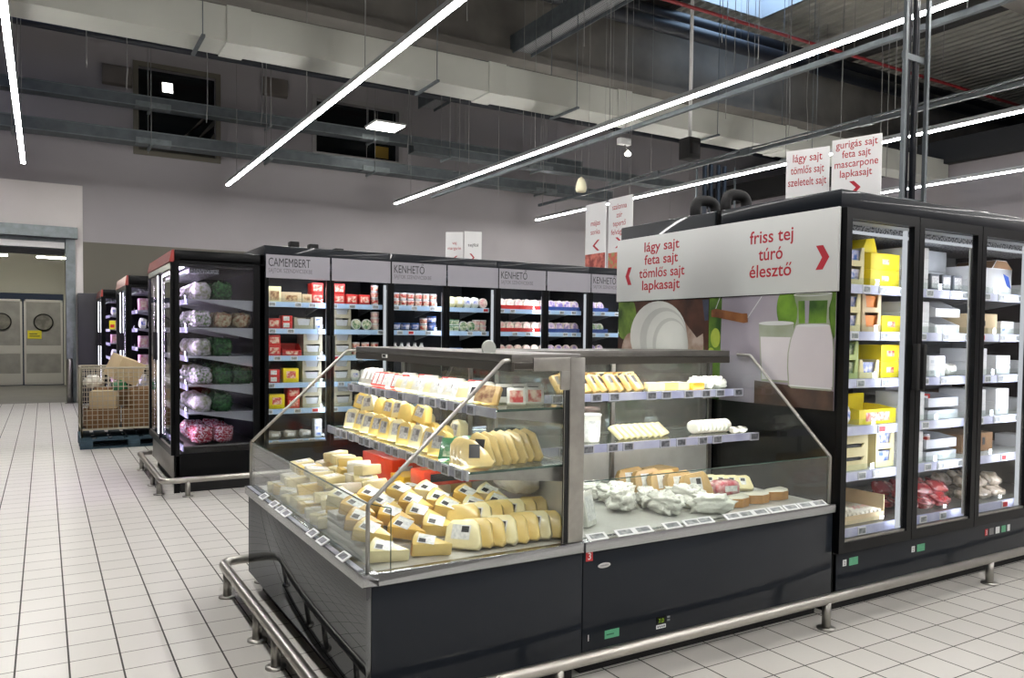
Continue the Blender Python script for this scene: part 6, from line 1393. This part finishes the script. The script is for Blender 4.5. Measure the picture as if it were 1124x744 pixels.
# ------------------------------------------------------------------ pallet, wire cage and cardboard waste
PX0, PY0 = 0.37, 10.97
t = thing('pallet', 'blue wooden pallet carrying the cage of cardboard waste', 'pallet', (PX0, PY0, 0))
for x in (0.0, 0.53, 1.06):
    for y in (0.0, 0.33, 0.66):
        q = MB(); q.box(x, x + 0.14, y, y + 0.14, 0.022, 0.1, wood); q.build('block', t, 0.004)
for y in (0.0, 0.33, 0.66):
    q = MB(); q.box(0, 1.2, y, y + 0.14, 0.0, 0.022, wood); q.build('bottom_board', t)
    q = MB(); q.box(0, 1.2, y, y + 0.14, 0.1, 0.12, wood); q.build('stringer_board', t)
for k in range(7):
    q = MB(); q.box(0.0 + 0.177 * k, 0.0 + 0.177 * k + 0.13, 0, 0.8, 0.12, 0.142, wood); q.build('deck_board', t)
t = thing('wire_cage', 'cream wire mesh cage full of cardboard on the blue pallet', 'wire cage', (PX0, PY0, 0.143))
def mesh_panel(p0, p1, z0, z1, nx, nz):
    q = MB(); p0 = Vector(p0); p1 = Vector(p1)
    for i in range(nx + 1):
        a = p0 + (p1 - p0) * i / nx; rr = 0.013 if i in (0, nx) else 0.0045
        q.tube([(a.x, a.y, 0.0 if i in (0, nx) else z0), (a.x, a.y, z1)], rr, cage_m, 5)
    for k in range(nz + 1):
        z = z0 + (z1 - z0) * k / nz; rr = 0.013 if k in (0, nz) else 0.0045
        q.tube([(p0.x, p0.y, z), (p1.x, p1.y, z)], rr, cage_m, 5)
    return q.build('mesh_panel', t)
mesh_panel((0.02, 0.02, 0), (1.18, 0.02, 0), 0.10, 0.86, 20, 13); mesh_panel((0.02, 0.78, 0), (1.18, 0.78, 0), 0.10, 0.86, 20, 13); mesh_panel((0.02, 0.02, 0), (0.02, 0.78, 0), 0.10, 0.86, 13, 13); mesh_panel((1.18, 0.02, 0), (1.18, 0.78, 0), 0.10, 0.86, 13, 13)
q = MB(); q.box(0.03, 1.17, 0.03, 0.77, 0.09, 0.10, galv_d); q.build('floor_plate', t)
k_carton('waste_box', 'cardboard_box', 0.36, 0.28, 0.24, cardboard, None, bev=0.004); k_carton('waste_flat', 'flattened_box', 0.5, 0.03, 0.4, cardboard, None, bev=0.002); k_carton('waste_light', 'cardboard_box', 0.30, 0.26, 0.22, cardboard_l, None, bev=0.004)
wz = 0.143 + 0.102
bx = [('waste_box', 0.24, 0.2, 0.0, 0.1, 'brown box at the bottom of the cage, by the corner'), ('waste_box', 0.66, 0.2, 0.0, -0.1, 'brown box at the bottom of the cage, middle one'), ('waste_light', 1.0, 0.2, 0.0, 0.1, 'beige box at the bottom of the cage, by the salad case'),
      ('waste_box', 0.3, 0.58, 0.0, 0.0, 'brown box at the cage back, lower one'), ('waste_box', 0.8, 0.58, 0.0, 0.0, 'brown box at the cage back under the tilted box'), ('waste_light', 0.28, 0.2, 0.245, -0.2, 'beige box resting on the corner box in the cage'),
      ('waste_box', 0.72, 0.22, 0.245, 0.25, 'brown box resting on the middle box in the cage'), ('waste_box', 0.38, 0.58, 0.245, 0.1, 'brown box stacked at the cage back'), ('waste_box', 0.85, 0.58, 0.245, 0.15, 'brown box stacked at the cage back under the tilted box')]
for kd, x, y, z, rz, lab in bx: put(kd, (PX0 + x, PY0 + y, wz + z), (0, 0, rz), lab, 'cardboard box', 'cardboard waste')
put('waste_light', (PX0 + 0.47, PY0 + 0.42, wz + 0.50), (0.25, 0.35, 0.5), 'beige cardboard box sticking out tilted above the cage', 'cardboard box', 'cardboard waste', scale=(1.15, 1, 1.35))
k_bag('waste_bag', 'crumpled_wrap', 0.3, 0.25, 0.2, film_w, None, jit=0.7, seed=40); put('waste_bag', (PX0 + 0.17, PY0 + 0.62, wz + 0.49), (0, 0, 0.4), 'crumpled white wrap in the cage by the corner post', 'plastic wrap', scale=0.7)
k_bag('green_waste', 'crumpled_wrap', 0.16, 0.12, 0.12, film_g, None, jit=0.7, seed=41); put('green_waste', (PX0 + 0.44, PY0 + 0.14, wz + 0.248 + 0.222), (0, 0, 0.2), 'green crumpled wrap on the cardboard in the cage', 'plastic wrap')

# ------------------------------------------------------------------ light from the surroundings
wd = bpy.data.worlds.new('world'); scene.world = wd; wd.use_nodes = True
wd.node_tree.nodes['Background'].inputs[0].default_value = (0.05, 0.06, 0.08, 1); wd.node_tree.nodes['Background'].inputs[1].default_value = 0.5
scene.view_settings.view_transform = 'Standard'
scene.view_settings.exposure = 0.0
scene.cycles.max_bounces = 10; scene.cycles.transparent_max_bounces = 40; scene.cycles.diffuse_bounces = 4; scene.cycles.glossy_bounces = 5
scene.cycles.caustics_reflective = False; scene.cycles.caustics_refractive = False
scene.cycles.sample_clamp_indirect = 6.0
for key, (o, kids) in PROTO.items():
    if key not in USED:
        for k in kids: bpy.data.objects.remove(k)
        bpy.data.objects.remove(o)
dups = {k: v for k, v in LABELS.items() if len(v) > 1}
if dups: print('SHARED LABELS', len(dups), {k: len(v) for k, v in list(dups.items())[:20]})
